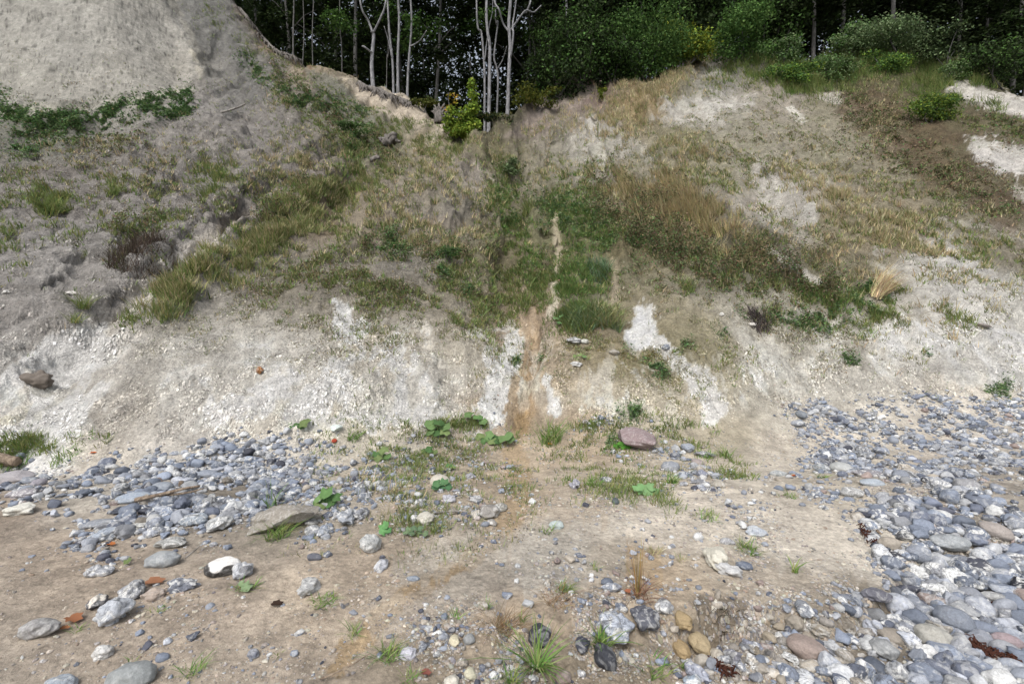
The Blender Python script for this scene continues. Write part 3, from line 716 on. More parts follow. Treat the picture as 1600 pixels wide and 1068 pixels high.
G4 = [([(0,180),(60,190),(140,192),(200,175),(290,162)],13,1.5,1.2),([(20,215),(120,215)],10,.6,1),([(60,245),(20,235)],8,.5,1),([(380,95),(420,130),(470,160)],9,1.,1.3),([(470,150),(560,180)],10,.7,1.2),([(800,280),(800,350)],20,.3,1.2),([(880,330),(960,400)],28,.7,1.2),([(560,220),(560,235)],12,.6,1.2),
 ([(1240,490),(1300,482),(1380,472)],11,1.,1.1),([(1155,490),(1290,500)],8,.6,1),([(1310,552),(1330,560)],6,.9,1),([(985,545)],8,1.2,1),([(1000,570),(1030,580)],6,1.,1),([(855,570)],8,1.,1.2),([(810,562)],6,.9,1),
 ([(605,385),(625,388)],10,1.,1.8),([(695,393)],12,1.3,1.8),([(725,452)],7,1.,1),([(770,440)],10,.5,1),([(1125,520)],8,.6,.8),([(1070,540)],8,.6,.8),([(1280,505)],7,.8,1),([(270,150),(290,145)],8,.7,1),([(680,420),(690,424)],7,.8,1),
 ([(1450,555)],6,.8,.8),([(1540,605),(1570,600)],7,.8,.8),([(970,700)],9,1.2,1),([(985,655),(1010,660)],8,1.,1),([(140,688)],6,.9,.8),([(0,145),(10,150)],6,.6,1),([(1370,470),(1390,465)],12,.6,1),([(930,430)],20,.5,1)]
MOSS = [([(900,540),(1060,560),(1100,590)],22,.7,.3),([(880,560),(900,600)],16,.5,.3),([(1060,620),(1080,640)],12,.6,.3),([(950,600),(1040,600)],16,.4,.3),([(700,480),(800,500)],20,.3,.3),([(380,540),(560,560)],20,.15,.3)]
DRYH = [([(100,230),(330,300)],60,.35,.5),([(620,440),(760,470)],40,.5,.5),([(400,430),(560,440)],34,.6,.6),([(1380,180),(1450,250),(1560,310)],26,1.,.8),([(1280,380),(1440,400)],40,.4,.7),([(1150,240),(1400,300)],60,.3,.5),
 ([(450,520),(700,540)],30,.25,.3),([(1150,520),(1300,540)],40,.25,.3),([(880,400),(1000,440)],40,.3,.6),([(560,760),(800,830)],40,.10,.2),([(640,700),(820,720)],20,.25,.25),([(1360,430),(1400,440)],18,.5,.8)]
G5 = [([(0,260),(520,300)],110,.35,1),([(480,260),(760,440)],110,.7,1),([(800,240),(960,480)],90,.9,1),([(1000,230),(1500,400)],120,.8,1),([(1000,440),(1400,470)],40,.7,1),([(300,500),(800,490)],26,.4,.7),([(1100,200),(1350,180)],50,.5,1),([(420,120),(620,220)],30,.8,1),([(950,540),(1300,540)],34,.3,.7),([(1420,400),(1600,420)],40,.4,1)]
G6 = [([(1190,104),(1260,90),(1330,82),(1420,92),(1480,112),(1520,124)],18,1.1,1.1),([(1240,125),(1330,115)],18,1.3,1.1),([(1420,130),(1480,150)],14,.6,1),([(1120,112),(1180,110)],12,.7,.8),([(1500,150),(1580,165)],8,.5,.9)]
grass_layer('thin_grass', 'thin grey green grass and moss veiling the upper slopes', G5, 26000, 3, [(142,148,112),(128,138,100),(152,152,122),(136,132,104),(160,150,118)], .09, .05, 1.15, 1.2)
G7 = [([(250,460),(310,432),(400,386),(490,325),(560,280)],20,1.2,1),([(440,330),(520,300)],22,.5,1.1)]
G8 = [([(975,305),(1040,318),(1100,355),(1140,380)],20,1.2,1.2),([(1140,380),(1180,400)],12,.5,.8)]
G9 = [([(790,280),(800,340),(820,400)],18,.9,1),([(900,310),(930,360),(920,420),(890,460)],28,1.,1),([(560,262),(520,300)],14,.5,1),([(1260,460),(1380,476)],12,.7,.8),([(840,440),(830,400)],14,.5,.8)]
grass_layer('ridge_grass', 'green and straw grass along the diagonal left ridge', G7, 3800, 5, GREEN+GREEN+STRAW[:3]+[(160,166,96),(140,158,84)], .21, .12, 1.2, 1.2, GREEN+STRAW)
grass_layer('band_grass', 'tall straw grass topping the dark scrub band', G8, 2300, 7, STRAW+GREEN[:2]+[(206,186,140)], .30, .14, 1.1, 1.2, STRAW+[(206,186,140)])
grass_layer('gully_grass', 'fresh green grass lining the middle gully', G9, 5200, 6, FRESH+GREEN, .13, .12, 1.2, 1.3, FRESH+GREEN)
grass_layer('tall_grass', 'tall lush green grass along the top of the right crest', G6, 4200, 6, [(84,112,54),(104,130,66),(76,100,50),(126,138,80),(142,148,92)], .5, .2, 1.3, 1.3, [(104,130,70),(132,142,84),(160,154,110),(90,110,60)])
grass_layer('green_grass', 'sparse green grass tufts spread over the eroded bank', G1, 26000, 4, GREEN, .16, .06, 1.25, 1.1, GREEN+[(150,140,84)])
grass_layer('dry_grass', 'straw coloured dry grass on the ridges of the bank', G2, 10500, 4, STRAW+GREEN[:2], .20, .09, 1.15, 1.15, STRAW+[(206,194,160)])
leaf_layer('dark_scrub', 'dark brownish low scrub matted over the ridge flanks', G3, 80000, DARK+HERB[:1], .20, 3.3, .5)
leaf_layer('leafy_herbs', 'patches of low green leafy herbs on the bank', G4, 52000, HERB, .14, 4.0, .7)
leaf_layer('moss', 'thin yellowish moss on the damp lower bank', MOSS, 16000, [(136,128,62),(120,116,60),(150,140,74)], .02, 2.2, .8)
leaf_layer('dead_herbs', 'thin brown withered herbs scattered over the soil', DRYH, 42000, [(120,104,82),(100,86,68),(140,124,98),(86,74,58)], .09, 2.2, .3)

G10 = [([(0,240),(500,280)],110,.6,1),([(480,260),(760,460)],110,1.,1),([(800,240),(960,500)],90,1.,1),([(1000,230),(1500,400)],120,1.,1),([(1000,460),(1400,470)],50,.9,1),([(250,500),(800,500)],34,.8,.7),([(950,550),(1300,560)],44,.5,.7),([(200,560),(700,570)],40,.25,.6),([(1050,180),(1350,180)],50,.7,1),([(420,120),(620,220)],40,1.,1),([(1250,600),(1560,600)],50,.15,.6),([(60,400),(300,440)],60,.3,1)]
leaf_layer('thin_herbs', 'tiny grey green and brown herbs peppering the slopes', G10, 62000, [(112,122,84),(96,104,74),(128,130,96),(104,92,72),(84,96,62),(140,136,104)], .05, 1.9, .5, 1.0)

# ------------------------------------------------------------------ trees, shrubs and dead wood
gridP = Pf.reshape(NR, NC, 3)
def ground_z(x, y):
    u = x/y; j = int(np.clip(np.searchsorted(u1, u), 1, NC-1)); i = int(np.clip(np.searchsorted(LYr, math.log(max(y, 1.2))), 1, NR-1))
    return float(gridP[i, j, 2])
def leaf_cloud(blobs, n, size, cols_, up=.55, shell=.55, jit=.16):
    """blobs: (centre, radii); leaves thick near each blob's skin"""
    w = np.array([b[1][0]*b[1][2]+b[1][0]*b[1][1] for b in blobs]); w /= w.sum()
    k = rng.choice(len(blobs), n, p=w); Cn = np.array([tuple(b[0]) for b in blobs])[k]; Rd = np.array([tuple(b[1]) for b in blobs])[k]
    d = rng.normal(size=(n, 3)); d /= np.linalg.norm(d, axis=1, keepdims=True)
    r = np.clip(1-np.abs(rng.normal(0, 1-shell, n)), .05, 1)[:, None]*(1+.12*rng.normal(size=(n, 1)))
    r = r*(1+.30*fbm(d*1.0+Cn, 2.2, 2, 55)[:, None])
    q = Cn+d*Rd*r
    nr = rng.normal(size=(n, 3))*(1-up)+d*.5; nr[:, 2] += up
    tint = (1+.16*rng.normal(size=len(blobs)))[k][:, None]
    return leaves(q, nr, size*rng.uniform(.6, 1.3, n), palette(n, cols_, jit)*tint, .62)
def sub_blobs(c, r, n, f=(.32, .52), flat=.8):
    c = np.array(tuple(c), float); out = []
    for i in range(n):
        d = rng.normal(size=3); d /= np.linalg.norm(d); rr = rng.uniform(.35, .8)
        s = rng.uniform(*f); m = float(min(r))*1.0
        out.append((c+d*np.array(r)*rr, np.array([r[0]*s, r[1]*s, r[2]*s*flat])))
    return out
DKLEAF = [(52,66,38),(44,58,34),(60,74,42),(40,50,30)]
MIDLEAF = [(88,120,62),(76,106,54),(102,132,70),(66,94,50)]
YELLEAF = [(124,138,52),(112,130,50),(140,144,56),(98,120,48)]
WILLOW = [(118,138,96),(104,126,84),(130,148,108),(92,112,74)]
FRESHLEAF = [(126,150,58),(112,140,56),(144,160,66),(100,126,52)]

def bush(name, cx, cy, rx, ry, basepy, cols_, lp, label, cat='bush', group=None, nb=10, dens=3.2, dpth=.8, up=.5, stems=3, D=None):
    g = at(cx, basepy); D = D or g.y; m = D/F
    base = Vector((float(to_ut(cx, basepy)[0])*D, D, g.z if abs(D-g.y) < 1e-6 else ground_z(float(to_ut(cx, basepy)[0])*D, D)))
    root = empty(name, base); tag(root, label, cat, group)
    c = unproj(cx, cy, D)-base; r = (rx*m, min(rx, ry*1.6)*m*dpth, ry*m)
    bl = sub_blobs(c, r, nb, (.38, .58)); lp *= .82; size = lp*m
    n = int(rx*ry*math.pi/(lp*lp*.31)*dens)
    V, Fc, Cc = leaf_cloud(bl, n, size, cols_, up)
    link('foliage', mesh_np('foliage', V, Fc, False, Cc), M_leaf, root)
    V, Q = [], []
    for k in range(stems):
        tgt = Vector(tuple(bl[k % len(bl)][0])); s0 = Vector((random.uniform(-.1, .1)*rx*m, random.uniform(-.1, .1), -.1))
        mid = s0.lerp(tgt, .5)+Vector((random.uniform(-.1, .1)*rx*m, 0, 0)); rr = max(.012, rx*m*.02)
        tube(smooth_path([s0, mid, tgt], 3), list(np.linspace(rr, rr*.4, 7)), 6, V, Q)
    link('stem', mesh_vq('stem', V, Q), M_darkbark, root)
    return root

def beech(paths, D, r0, label, group='pale beech trunks at the wood edge', leafy=None, crown=True, mat=None):
    """paths: photo polylines of trunk and limbs, first = trunk, standing D metres off"""
    x0 = float(to_ut(*paths[0][0])[0])*D; base = Vector((x0, D, ground_z(x0, D)-.15))
    root = empty('beech_tree', base); tag(root, label, 'tree', group)
    V, Q = [], []
    for k, pth in enumerate(paths):
        pts = [unproj(p[0], p[1], D)-base for p in pth]
        if k == 0: pts[0] = Vector((0, 0, 0))
        for i in range(1, len(pts)): pts[i].y += (.25*math.sin(i*1.7+k) if k else .1*math.sin(i))
        if k and len(pts) > 1: pts[0].y = .05
        sm = smooth_path(pts, 5); n_ = len(sm)
        r0_ = r0*.60; ra = r0_ if k == 0 else r0_*.5; rb = ra*.62
        rad = [ra*(1+.5*math.exp(-i*1.2)*(k == 0))*(1-i/n_)+rb*i/n_ for i in range(n_)]
        tube(sm, rad, 9, V, Q, .10)
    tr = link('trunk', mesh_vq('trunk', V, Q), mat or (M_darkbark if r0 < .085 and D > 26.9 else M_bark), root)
    bl = []
    if crown:
        top = unproj(paths[0][-1][0], -330, D)-base
        bl += sub_blobs(top+Vector((0, 2, 1.5)), (4.2, 4.5, 4.6), 9, (.3, .45), .6)
    for (cx, cy, rx, ry) in (leafy or []):
        c = unproj(cx, cy, D)-base+Vector((0, .4, 0)); m = D/F
        bl += [(c+Vector((random.uniform(-.5, .5)*rx*m, random.uniform(-.5, .5), random.uniform(-.5, .5)*ry*m)), (rx*m*.55, rx*m*.5, ry*m*.4)) for _ in range(4)]
    if bl:
        V, Fc, Cc = leaf_cloud(bl, 5200 if crown else 900, .19, MIDLEAF, .75, .35)
        link('crown', mesh_np('crown', V, Fc, False, Cc), M_leaf, root)
    return root
beech([[(584,136),(580,100),(583,55),(580,48)],[(582,50),(574,30),(566,12),(560,-60),(552,-260)],[(582,52),(596,30),(604,8),(606,-60),(618,-260)],[(581,82),(572,78),(566,72)]], 24.6, .17, 'pale beech that forks into a wide Y, leftmost big trunk by the notch')
beech([[(615,142),(613,100),(609,60),(607,30),(604,-60),(600,-280)],[(612,90),(606,62),(602,45)]], 25.4, .10, 'thin pale beech just left of the tall straight trunk', leafy=[(635,62,26,16)])
beech([[(622,145),(621,90),(623,30),(621,-40),(622,-280)]], 25.2, .12, 'tall straight pale beech with a clean stem, between a thin trunk and a short one')
beech([[(636,148),(637,110),(640,72),(643,30),(640,-60),(644,-280)],[(640,72),(655,62),(668,52)]], 24.8, .10, 'pale beech stem standing right of the tall straight trunk over the roots', leafy=[(640,50,26,28),(628,30,20,18)])
beech([[(757,170),(757,120),(755,80),(752,50),(746,38),(744,-60),(740,-280)],[(757,95),(761,60),(766,40),(770,10),(768,-60)]], 26.4, .10, 'slender pale beech close against the left side of a thicker stem')
beech([[(763,168),(765,110),(765,70),(762,50),(760,20),(762,-60),(760,-280)]], 26.0, .15, 'thick pale beech left of the crooked stem, above the sapling', leafy=[(770,8,30,20)])
beech([[(774,166),(778,130),(776,105),(772,90),(775,60),(778,35),(774,10),(778,-280)],[(778,106),(786,90),(792,76)]], 26.8, .09, 'crooked pale beech with an S bend between two straighter trunks')
beech([[(792,166),(795,120),(797,70),(795,35),(798,0),(800,-60),(802,-280)],[(796,50),(786,35),(780,20),(772,0),(768,-60)],[(797,48),(812,30),(822,20),(834,16),(846,6)],[(798,90),(802,60),(801,38),(806,0),(812,-60)],[(822,20),(828,8),(830,-10)]], 26.2, .17, 'many limbed pale beech, rightmost of the big trunks in the notch')
beech([[(886,60),(886,30),(885,0),(884,-60),(884,-280)]], 31.0, .14, 'pale trunk rising out of dark foliage right of the notch')
beech([[(458,96),(457,50),(458,10),(459,-40),(460,-260)]], 27.0, .07, 'thin grey trunk leftmost above the sandy scar')
beech([[(471,100),(474,50),(472,-40),(474,-260)]], 29.0, .05, 'very thin grey pole next to the leftmost trunk')
beech([[(489,108),(487,50),(490,-40),(492,-260)]], 28.0, .05, 'thin grey pole midway along the left ridge', leafy=[(505,18,42,22)])
beech([[(534,122),(533,70),(530,20),(531,-260)]], 29.5, .06, 'thin shaded trunk left of the Y forked beech', leafy=[(545,22,34,24)])
beech([[(603,140),(604,90),(606,60),(604,-260)]], 31.0, .05, 'shaded thin trunk behind the Y forked beech', leafy=[(660,30,40,26),(600,14,30,16)])
beech([[(835,150),(836,90),(833,30),(835,-260)]], 33.0, .08, 'dim trunk deep in shade right of the many limbed beech', leafy=[(842,60,36,40),(720,26,44,24)])

# the wood behind: a few crown shapes shared by many trees
crown_v = []
for k in range(4):
    bl = []
    for z in np.linspace(3.0, 15, 9):
        w = 3.3*math.sin(math.pi*min(1, (z-.5)/15.5))**.5
        for _ in range(3):
            a = rng.uniform(0, 6.28); bl.append((np.array([math.cos(a)*w*.6, math.sin(a)*w*.6, z+rng.normal(0, .5)]), np.array([1.7, 1.7, .7])))
    V, Fc, Cc = leaf_cloud(bl, 6500, .27, DKLEAF, .85, .3)
    crown_v.append(mesh_np('crown', V, Fc, False, Cc)); crown_v[-1].materials.append(M_leaf)
trunk_v = []
for k in range(3):
    V, Q = [], []
    pts = [Vector((0, 0, -.3)), Vector((random.uniform(-.2, .2), 0, 4)), Vector((random.uniform(-.5, .5), .2, 9)), Vector((random.uniform(-.6, .6), 0, 15))]
    tube(smooth_path(pts, 4), list(np.linspace(.15, .05, 13)), 7, V, Q, .1)
    for _ in range(4):
        a = random.uniform(0, 6.28); z = random.uniform(5, 11); p0 = Vector((0, 0, z)); p1 = p0+Vector((math.cos(a)*2.2, math.sin(a)*2.2, 1.6))
        tube([p0, p0.lerp(p1, .5)+Vector((0, 0, .3)), p1], [.06, .04, .02], 5, V, Q)
    trunk_v.append(mesh_vq('trunk', V, Q)); trunk_v[-1].materials.append(M_darkbark)
k = 0
for row, Yr in enumerate((33, 37.5, 42, 47, 53)):
    for q in range(13):
        u = -.72+q*.145+(.07 if row % 2 else 0)+rng.uniform(-.03, .03); y = Yr+rng.uniform(-1.6, 1.6); x = u*y
        if u < -.56 or u > 1.05: continue
        t_ = (ground_z(x, y)-CAMZ)/y
        if row == 0 and (u > .18 or u < -.38): y += 4; x = u*y
        root = empty('woodland_tree', (x, y, ground_z(x, y)-.1), rng.uniform(0, 6.28)); sc = rng.uniform(.85, 1.25); root.scale = (sc, sc, sc)
        side = 'behind the notch' if -.35 < u < .15 else ('above the left ridge' if u <= -.35 else 'beyond the grassy right crest')
        tag(root, 'shaded broadleaf tree in the dark wood '+side, 'tree', 'dark woodland trees '+side)
        link('trunk', trunk_v[k % 3], None, root); link('crown', crown_v[k % 4], None, root); k += 1
# dense far wood that closes the view
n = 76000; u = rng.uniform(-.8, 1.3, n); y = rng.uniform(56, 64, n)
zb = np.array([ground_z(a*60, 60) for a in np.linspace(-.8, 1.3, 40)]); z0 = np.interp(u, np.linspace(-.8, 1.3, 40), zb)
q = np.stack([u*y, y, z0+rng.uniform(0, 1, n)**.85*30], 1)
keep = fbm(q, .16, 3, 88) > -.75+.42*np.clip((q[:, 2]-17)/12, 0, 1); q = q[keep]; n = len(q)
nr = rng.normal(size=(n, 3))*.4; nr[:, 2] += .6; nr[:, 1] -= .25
V, Fc, Cc = leaves(q, nr, rng.uniform(.45, .95, n), palette(n, [(34,42,26),(28,36,22),(40,48,30)], .2), .7)  # leaf colour near black: deep wood shade put into it
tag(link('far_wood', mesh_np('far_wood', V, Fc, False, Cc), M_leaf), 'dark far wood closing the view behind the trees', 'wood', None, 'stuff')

BG = 'bushes along the right crest'
bush('bush', 838, 148, 34, 24, 172, [(96,104,44),(84,94,42),(110,112,48)], 5, 'low olive green bush at the right foot of the notch trees', group=BG)
bush('bush', 872, 118, 51, 52, 152, DKLEAF+MIDLEAF[:1], 5.5, 'dark leaning bush nearest the notch on the right bank', group=BG, nb=12)
bush('bush', 912, 76, 61, 55, 138, DKLEAF+MIDLEAF[:2], 5.5, 'tall dark green bush above the dirt bank tip', group=BG, nb=12)
bush('bush', 958, 98, 56, 41, 128, MIDLEAF[:2]+DKLEAF[:2], 5, 'mid green bush right behind the small dirt peak', group=BG)
bush('bush', 1012, 54, 75, 64, 112, MIDLEAF, 5, 'largest rounded mid green bush left of the yellow one', group=BG, nb=14)
bush('bush', 1080, 60, 51, 43, 96, YELLEAF+MIDLEAF[:1], 5, 'yellow green bush among the darker ones', group=BG, nb=10)
bush('bush', 1160, 58, 58, 50, 96, MIDLEAF, 5, 'green bush right of the yellow one', group=BG, nb=11)
bush('bush', 1225, 80, 41, 25, 98, MIDLEAF+WILLOW, 4.5, 'small bush low on the crest left of the tussocks', group=BG)
bush('bush', 1400, 56, 88, 32, 88, WILLOW, 4, 'wide grey green willow bush on top of the right crest', group=BG, nb=16)
bush('bush', 1335, 62, 40, 22, 84, WILLOW+MIDLEAF, 4, 'smaller grey green willow beside the wide one', group=BG, nb=8)
bush('bush', 1480, 70, 46, 30, 104, DKLEAF+WILLOW[:1], 5, 'dusky bush right of the willow', group=BG)
bush('bush', 1560, 95, 60, 36, 135, DKLEAF+MIDLEAF[:1], 5, 'dark bush at the right edge above the white scar', group=BG)
bush('bush', 1230, 112, 46, 22, 130, MIDLEAF+FRESHLEAF[:1], 3.6, 'low green bush spilling over the crest left of the tussocks', group=BG, nb=9)
bush('bush', 1300, 108, 44, 24, 128, MIDLEAF+WILLOW, 3.6, 'low green bush among the tall crest grass', group=BG, nb=9)
bush('bush', 1385, 96, 50, 18, 112, MIDLEAF+FRESHLEAF[:1], 3.6, 'low green bush just in front of the willow', group=BG, nb=9)
bush('bush', 1490, 112, 40, 16, 126, WILLOW+MIDLEAF, 3.6, 'low grey green bush above the rounded bright one', group=BG, nb=8)
bush('bush', 1455, 165, 50, 26, 190, FRESHLEAF+MIDLEAF, 4, 'rounded bright green bush on the brown slope', nb=14, dens=3.6)
bush('bush', 940, 146, 9, 11, 157, YELLEAF, 3.5, 'tiny yellow green bush beside the dirt peak', nb=4, stems=1)
bush('bush', 772, 180, 36, 14, 196, DKLEAF+[(96,92,48)], 4.5, 'low dark bush under the notch trunks', nb=8)
bush('bush', 665, 160, 30, 9, 172, [(104,108,52),(84,92,44)], 4.5, 'low olive bush at the root edge left of the stump', nb=6)
bush('bush', 555, 200, 40, 12, 214, MIDLEAF+WILLOW, 4, 'low green bush on the left bank above the grey log', nb=8)
bush('bush', 800, 262, 18, 16, 282, WILLOW, 3.5, 'upright grey green herb bush in the middle gully', nb=6)
bush('bush', 610, 386, 24, 9, 398, MIDLEAF+HERB, 4, 'low dark green bramble on the mound, left one', nb=6)
bush('bush', 698, 393, 22, 11, 406, MIDLEAF+HERB, 4, 'low dark green bramble on the mound, right one', nb=6)
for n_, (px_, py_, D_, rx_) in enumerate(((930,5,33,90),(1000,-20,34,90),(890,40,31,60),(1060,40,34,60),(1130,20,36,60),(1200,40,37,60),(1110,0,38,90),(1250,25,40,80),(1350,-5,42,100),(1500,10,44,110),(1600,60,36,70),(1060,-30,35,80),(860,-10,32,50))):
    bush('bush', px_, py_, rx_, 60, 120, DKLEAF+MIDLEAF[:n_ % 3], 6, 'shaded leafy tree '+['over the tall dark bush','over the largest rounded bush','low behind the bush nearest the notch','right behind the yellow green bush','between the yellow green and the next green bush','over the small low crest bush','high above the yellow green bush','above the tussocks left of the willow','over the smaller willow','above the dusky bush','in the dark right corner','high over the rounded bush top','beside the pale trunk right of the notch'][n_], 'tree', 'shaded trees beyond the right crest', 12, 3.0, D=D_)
# the sapling on the mound: columnar leader, leafy skirt, autumn spray
g = at(722, 222); root = tag(empty('sapling', g), 'bright yellow green sapling with a tall leader on the mound', 'sapling')
m = g.y/F; bl = []
for (cx, cy, rx, ry) in ((738,126,7,12),(738,140,10,14),(737,156,13,16),(735,172,17,16),(728,186,22,16),(712,192,26,16),(722,208,30,14),(738,198,18,16),(698,184,18,14),(708,172,12,10)):
    for _ in range(3):
        bl.append((unproj(cx+random.uniform(-.4, .4)*rx, cy+random.uniform(-.4, .4)*ry, g.y+random.uniform(-.3, .3))-g, np.array([rx, rx, ry])*m*.6))
V, Fc, Cc = leaf_cloud(bl, 6500, 4.6*m, FRESHLEAF+YELLEAF[:1], .35, .3)
link('foliage', mesh_np('foliage', V, Fc, False, Cc), M_leaf, root)
bl = [(unproj(cx, cy, g.y)-g, np.array([7, 7, 5])*m) for cx, cy in ((703,148),(710,160),(700,168),(715,150))]
V, Fc, Cc = leaf_cloud(bl, 110, 4*m, [(176,150,48),(182,128,56),(150,150,56)], .3, .3)
link('autumn_spray', mesh_np('autumn_spray', V, Fc, False, Cc), M_leaf, root)
V, Q = [], []
for pth in ([(722,224),(730,200),(736,165),(738,120)],[(722,224),(712,200),(702,165),(700,145)],[(722,220),(708,205),(696,190)]):
    tube(smooth_path([unproj(a, b, g.y)-g for a, b in pth], 4), [.03]*5+[.015]*(4*(len(pth)-1)+1-5), 6, V, Q)
link('stem', mesh_vq('stem', V, Q), M_darkbark, root)

def clump_object(name, px_, py_, n, hpx, spreadpx, cols_, label, cat, droop=(.1, .9), lean=(.1, .8), wpx=1.0, tips=None, group=None, flat=1., bend=None):
    g = at(px_, py_); m = g.y/F*1.0
    if abs(g.y) < .1: return
    a = rng.uniform(0, 6.28, n) if bend is None else rng.normal(bend[0], bend[1], n); rr = np.sqrt(rng.uniform(0, 1, n))*spreadpx*m
    b = rng.uniform(0, 6.28, n); q = np.stack([np.cos(b)*rr, np.sin(b)*rr*flat, np.zeros(n)-.01], 1)
    for i in range(n): q[i, 2] += ground_z(g.x+q[i, 0], g.y+q[i, 1])-g.z if spreadpx*m > .12 else 0
    h = hpx*m*rng.uniform(.5, 1.15, n); w = np.clip(wpx*m*rng.uniform(.7, 1.3, n), .0015, .02)
    V, Fc, Cc = blades(q, h, w, palette(n, cols_, .25)*1.2, rng.uniform(*lean, n), a, rng.uniform(*droop, n), None if tips is None else palette(n, tips))
    o = link(name, mesh_np(name, V, Fc, True, Cc), M_grass); o.location = g
    return tag(o, label, cat, group)
BLUEG = [(112,138,106),(96,122,94),(128,148,118)]
clump_object('sedge_clump', 905, 502, 420, 44, 26, BLUEG+GREEN, 'large blue green sedge clump left half, beside the gully', 'sedge', tips=GREEN+BLUEG, wpx=1.3)
clump_object('sedge_clump', 945, 500, 380, 40, 24, BLUEG+GREEN, 'large sedge clump right half, joined to its neighbour', 'sedge', tips=GREEN+STRAW, wpx=1.3)
clump_object('sedge_clump', 935, 428, 300, 24, 20, BLUEG, 'small low blue green sedge clump above the large pair', 'sedge', wpx=.8)
clump_object('dead_bush', 225, 384, 1500, 30, 44, [(84,74,66),(70,62,54),(98,88,76)], 'dark withered bush on the grey left slope', 'bush', (0, .4), (.1, .9), .7)
clump_object('dead_bush', 1185, 505, 350, 22, 16, [(92,82,84),(80,72,72)], 'small purple grey withered bush on the right bank', 'bush', (0, .4), (.1, .9), .7)
clump_object('dry_tussock', 1368, 462, 260, 50, 9, STRAW+[(170,130,90)], 'orange dry grass tussock leaning right at the edge of the pale scree', 'grass', (.0, .3), (.3, 1.0), .7, bend=(.1, .45))
for (x, y, n, h, s, lab) in ((80,330,200,34,14,'yellow green tussock near the left edge'),(175,302,120,22,8,'small yellow green tussock on the left slope'),(328,300,220,32,12,'leaning green tussock on the left slope'),(130,480,110,40,7,'upright long bladed tussock beside the crack'),
    (118,500,60,26,8,'short tussock under the long bladed one'),(1075,455,100,30,10,'bright yellow green tussock under the dark scrub'),(288,470,120,22,9,'green tussock at the low end of the ridge'),(1110,398,110,22,12,'green tussock within the dry scrub'),
    (825,330,120,26,9,'green tussock beside the sandy rill'),(680,318,60,18,6,'green tussock on top of the small grey cone'),(640,200,100,24,9,'pale tussock below the notch roots')):
    clump_object('grass_tussock', x, y, n, h, s, GREEN+[(150,150,86)], lab, 'grass', wpx=.8, tips=GREEN, group='tussocks on the bank')

# dead wood
M_stump = bark_material('dark_dead_wood', (.05, .045, .04), (.22, .20, .18), 12)
def wood(name, items, label, mat, cat, D=None, wob=.25, lift=.0, sides=9, group=None):
    """items: photo polylines with radius px"""
    p0 = items[0][0][0]; g = at(*p0); D0 = D or g.y; m = D0/F; V, Q = [], []
    for pts, r0, r1 in items:
        sm = smooth_path([unproj(a, b, D0+random.uniform(-.02, .02)*D0*.3)-g+Vector((0, 0, lift)) for a, b in pts], 4); k = len(sm)
        tube(sm, [(r0+(r1-r0)*i/(k-1))*m for i in range(k)], sides, V, Q, wob)
    o = link(name, mesh_vq(name, V, Q), mat); o.location = g; return tag(o, label, cat, group)
rt = [([(686,192),(685,182),(686,172)], 7, 6)]
for k in range(30):
    a = random.uniform(-3.0, .2); L = random.uniform(10, 21)
    rt.append(([(686+random.uniform(-4, 4), 186+random.uniform(-8, 4)), (686+math.cos(a)*L*.6, 182+math.sin(a)*L*.8), (686+math.cos(a)*L*1.0, 180+math.sin(a)*L)], 2.2, .6))
wood('tree_stump', rt, 'weathered upturned stump with spiky roots beside the sapling', M_stump, 'stump')
wood('log', [([(598,227),(603,223),(611,220),(619,219)], 8, 6),([(606,219),(613,213),(618,212)], 5, 3),([(596,222),(592,217)], 3, 1),([(618,222),(626,224)], 3, 1.5)], 'short grey log end lying in the grass', M_stump, 'log', lift=.05, wob=.6)
wood('log', [([(579,251),(586,247),(593,246)], 3.6, 2.4),([(585,246),(590,242)], 2, 1)], 'small grey log below the larger log end', M_stump, 'log', lift=.0, wob=.6)
for (xa, ya, xb, yb, nn, lab) in ((560,126,642,158,110,'mat of bare roots hanging from the wood edge under the notch trunks'),(376,-4,470,92,130,'bare roots and sods hanging along the top of the left ridge')):
    g = at((xa+xb)/2, (ya+yb)/2+4); V, Q = [], []
    for k in range(nn):
        f = random.random(); p = at(xa+(xb-xa)*f, ya+(yb-ya)*f+8)-g+Vector((0, -.05, .1)); L = random.uniform(.15, .7); s = random.uniform(-.5, .6)
        tube([p+Vector((-.1*s, .3, .12)), p+Vector((0, -.05, .05)), p+Vector((s*L*.6, -.12, -L*.5)), p+Vector((s*L, -.1, -L*random.uniform(.5, 1)))], [.025, .03, .018, .008], 5, V, Q)
    tube(smooth_path([at(xa+(xb-xa)*f, ya+(yb-ya)*f+7)-g+Vector((0, .05, .12)) for f in (0, .2, .4, .6, .8, 1)], 4), [.10]*21, 7, V, Q, .5)
    o = link('exposed_roots', mesh_vq('exposed_roots', V, Q), M_stump); o.location = g; tag(o, lab, 'roots')

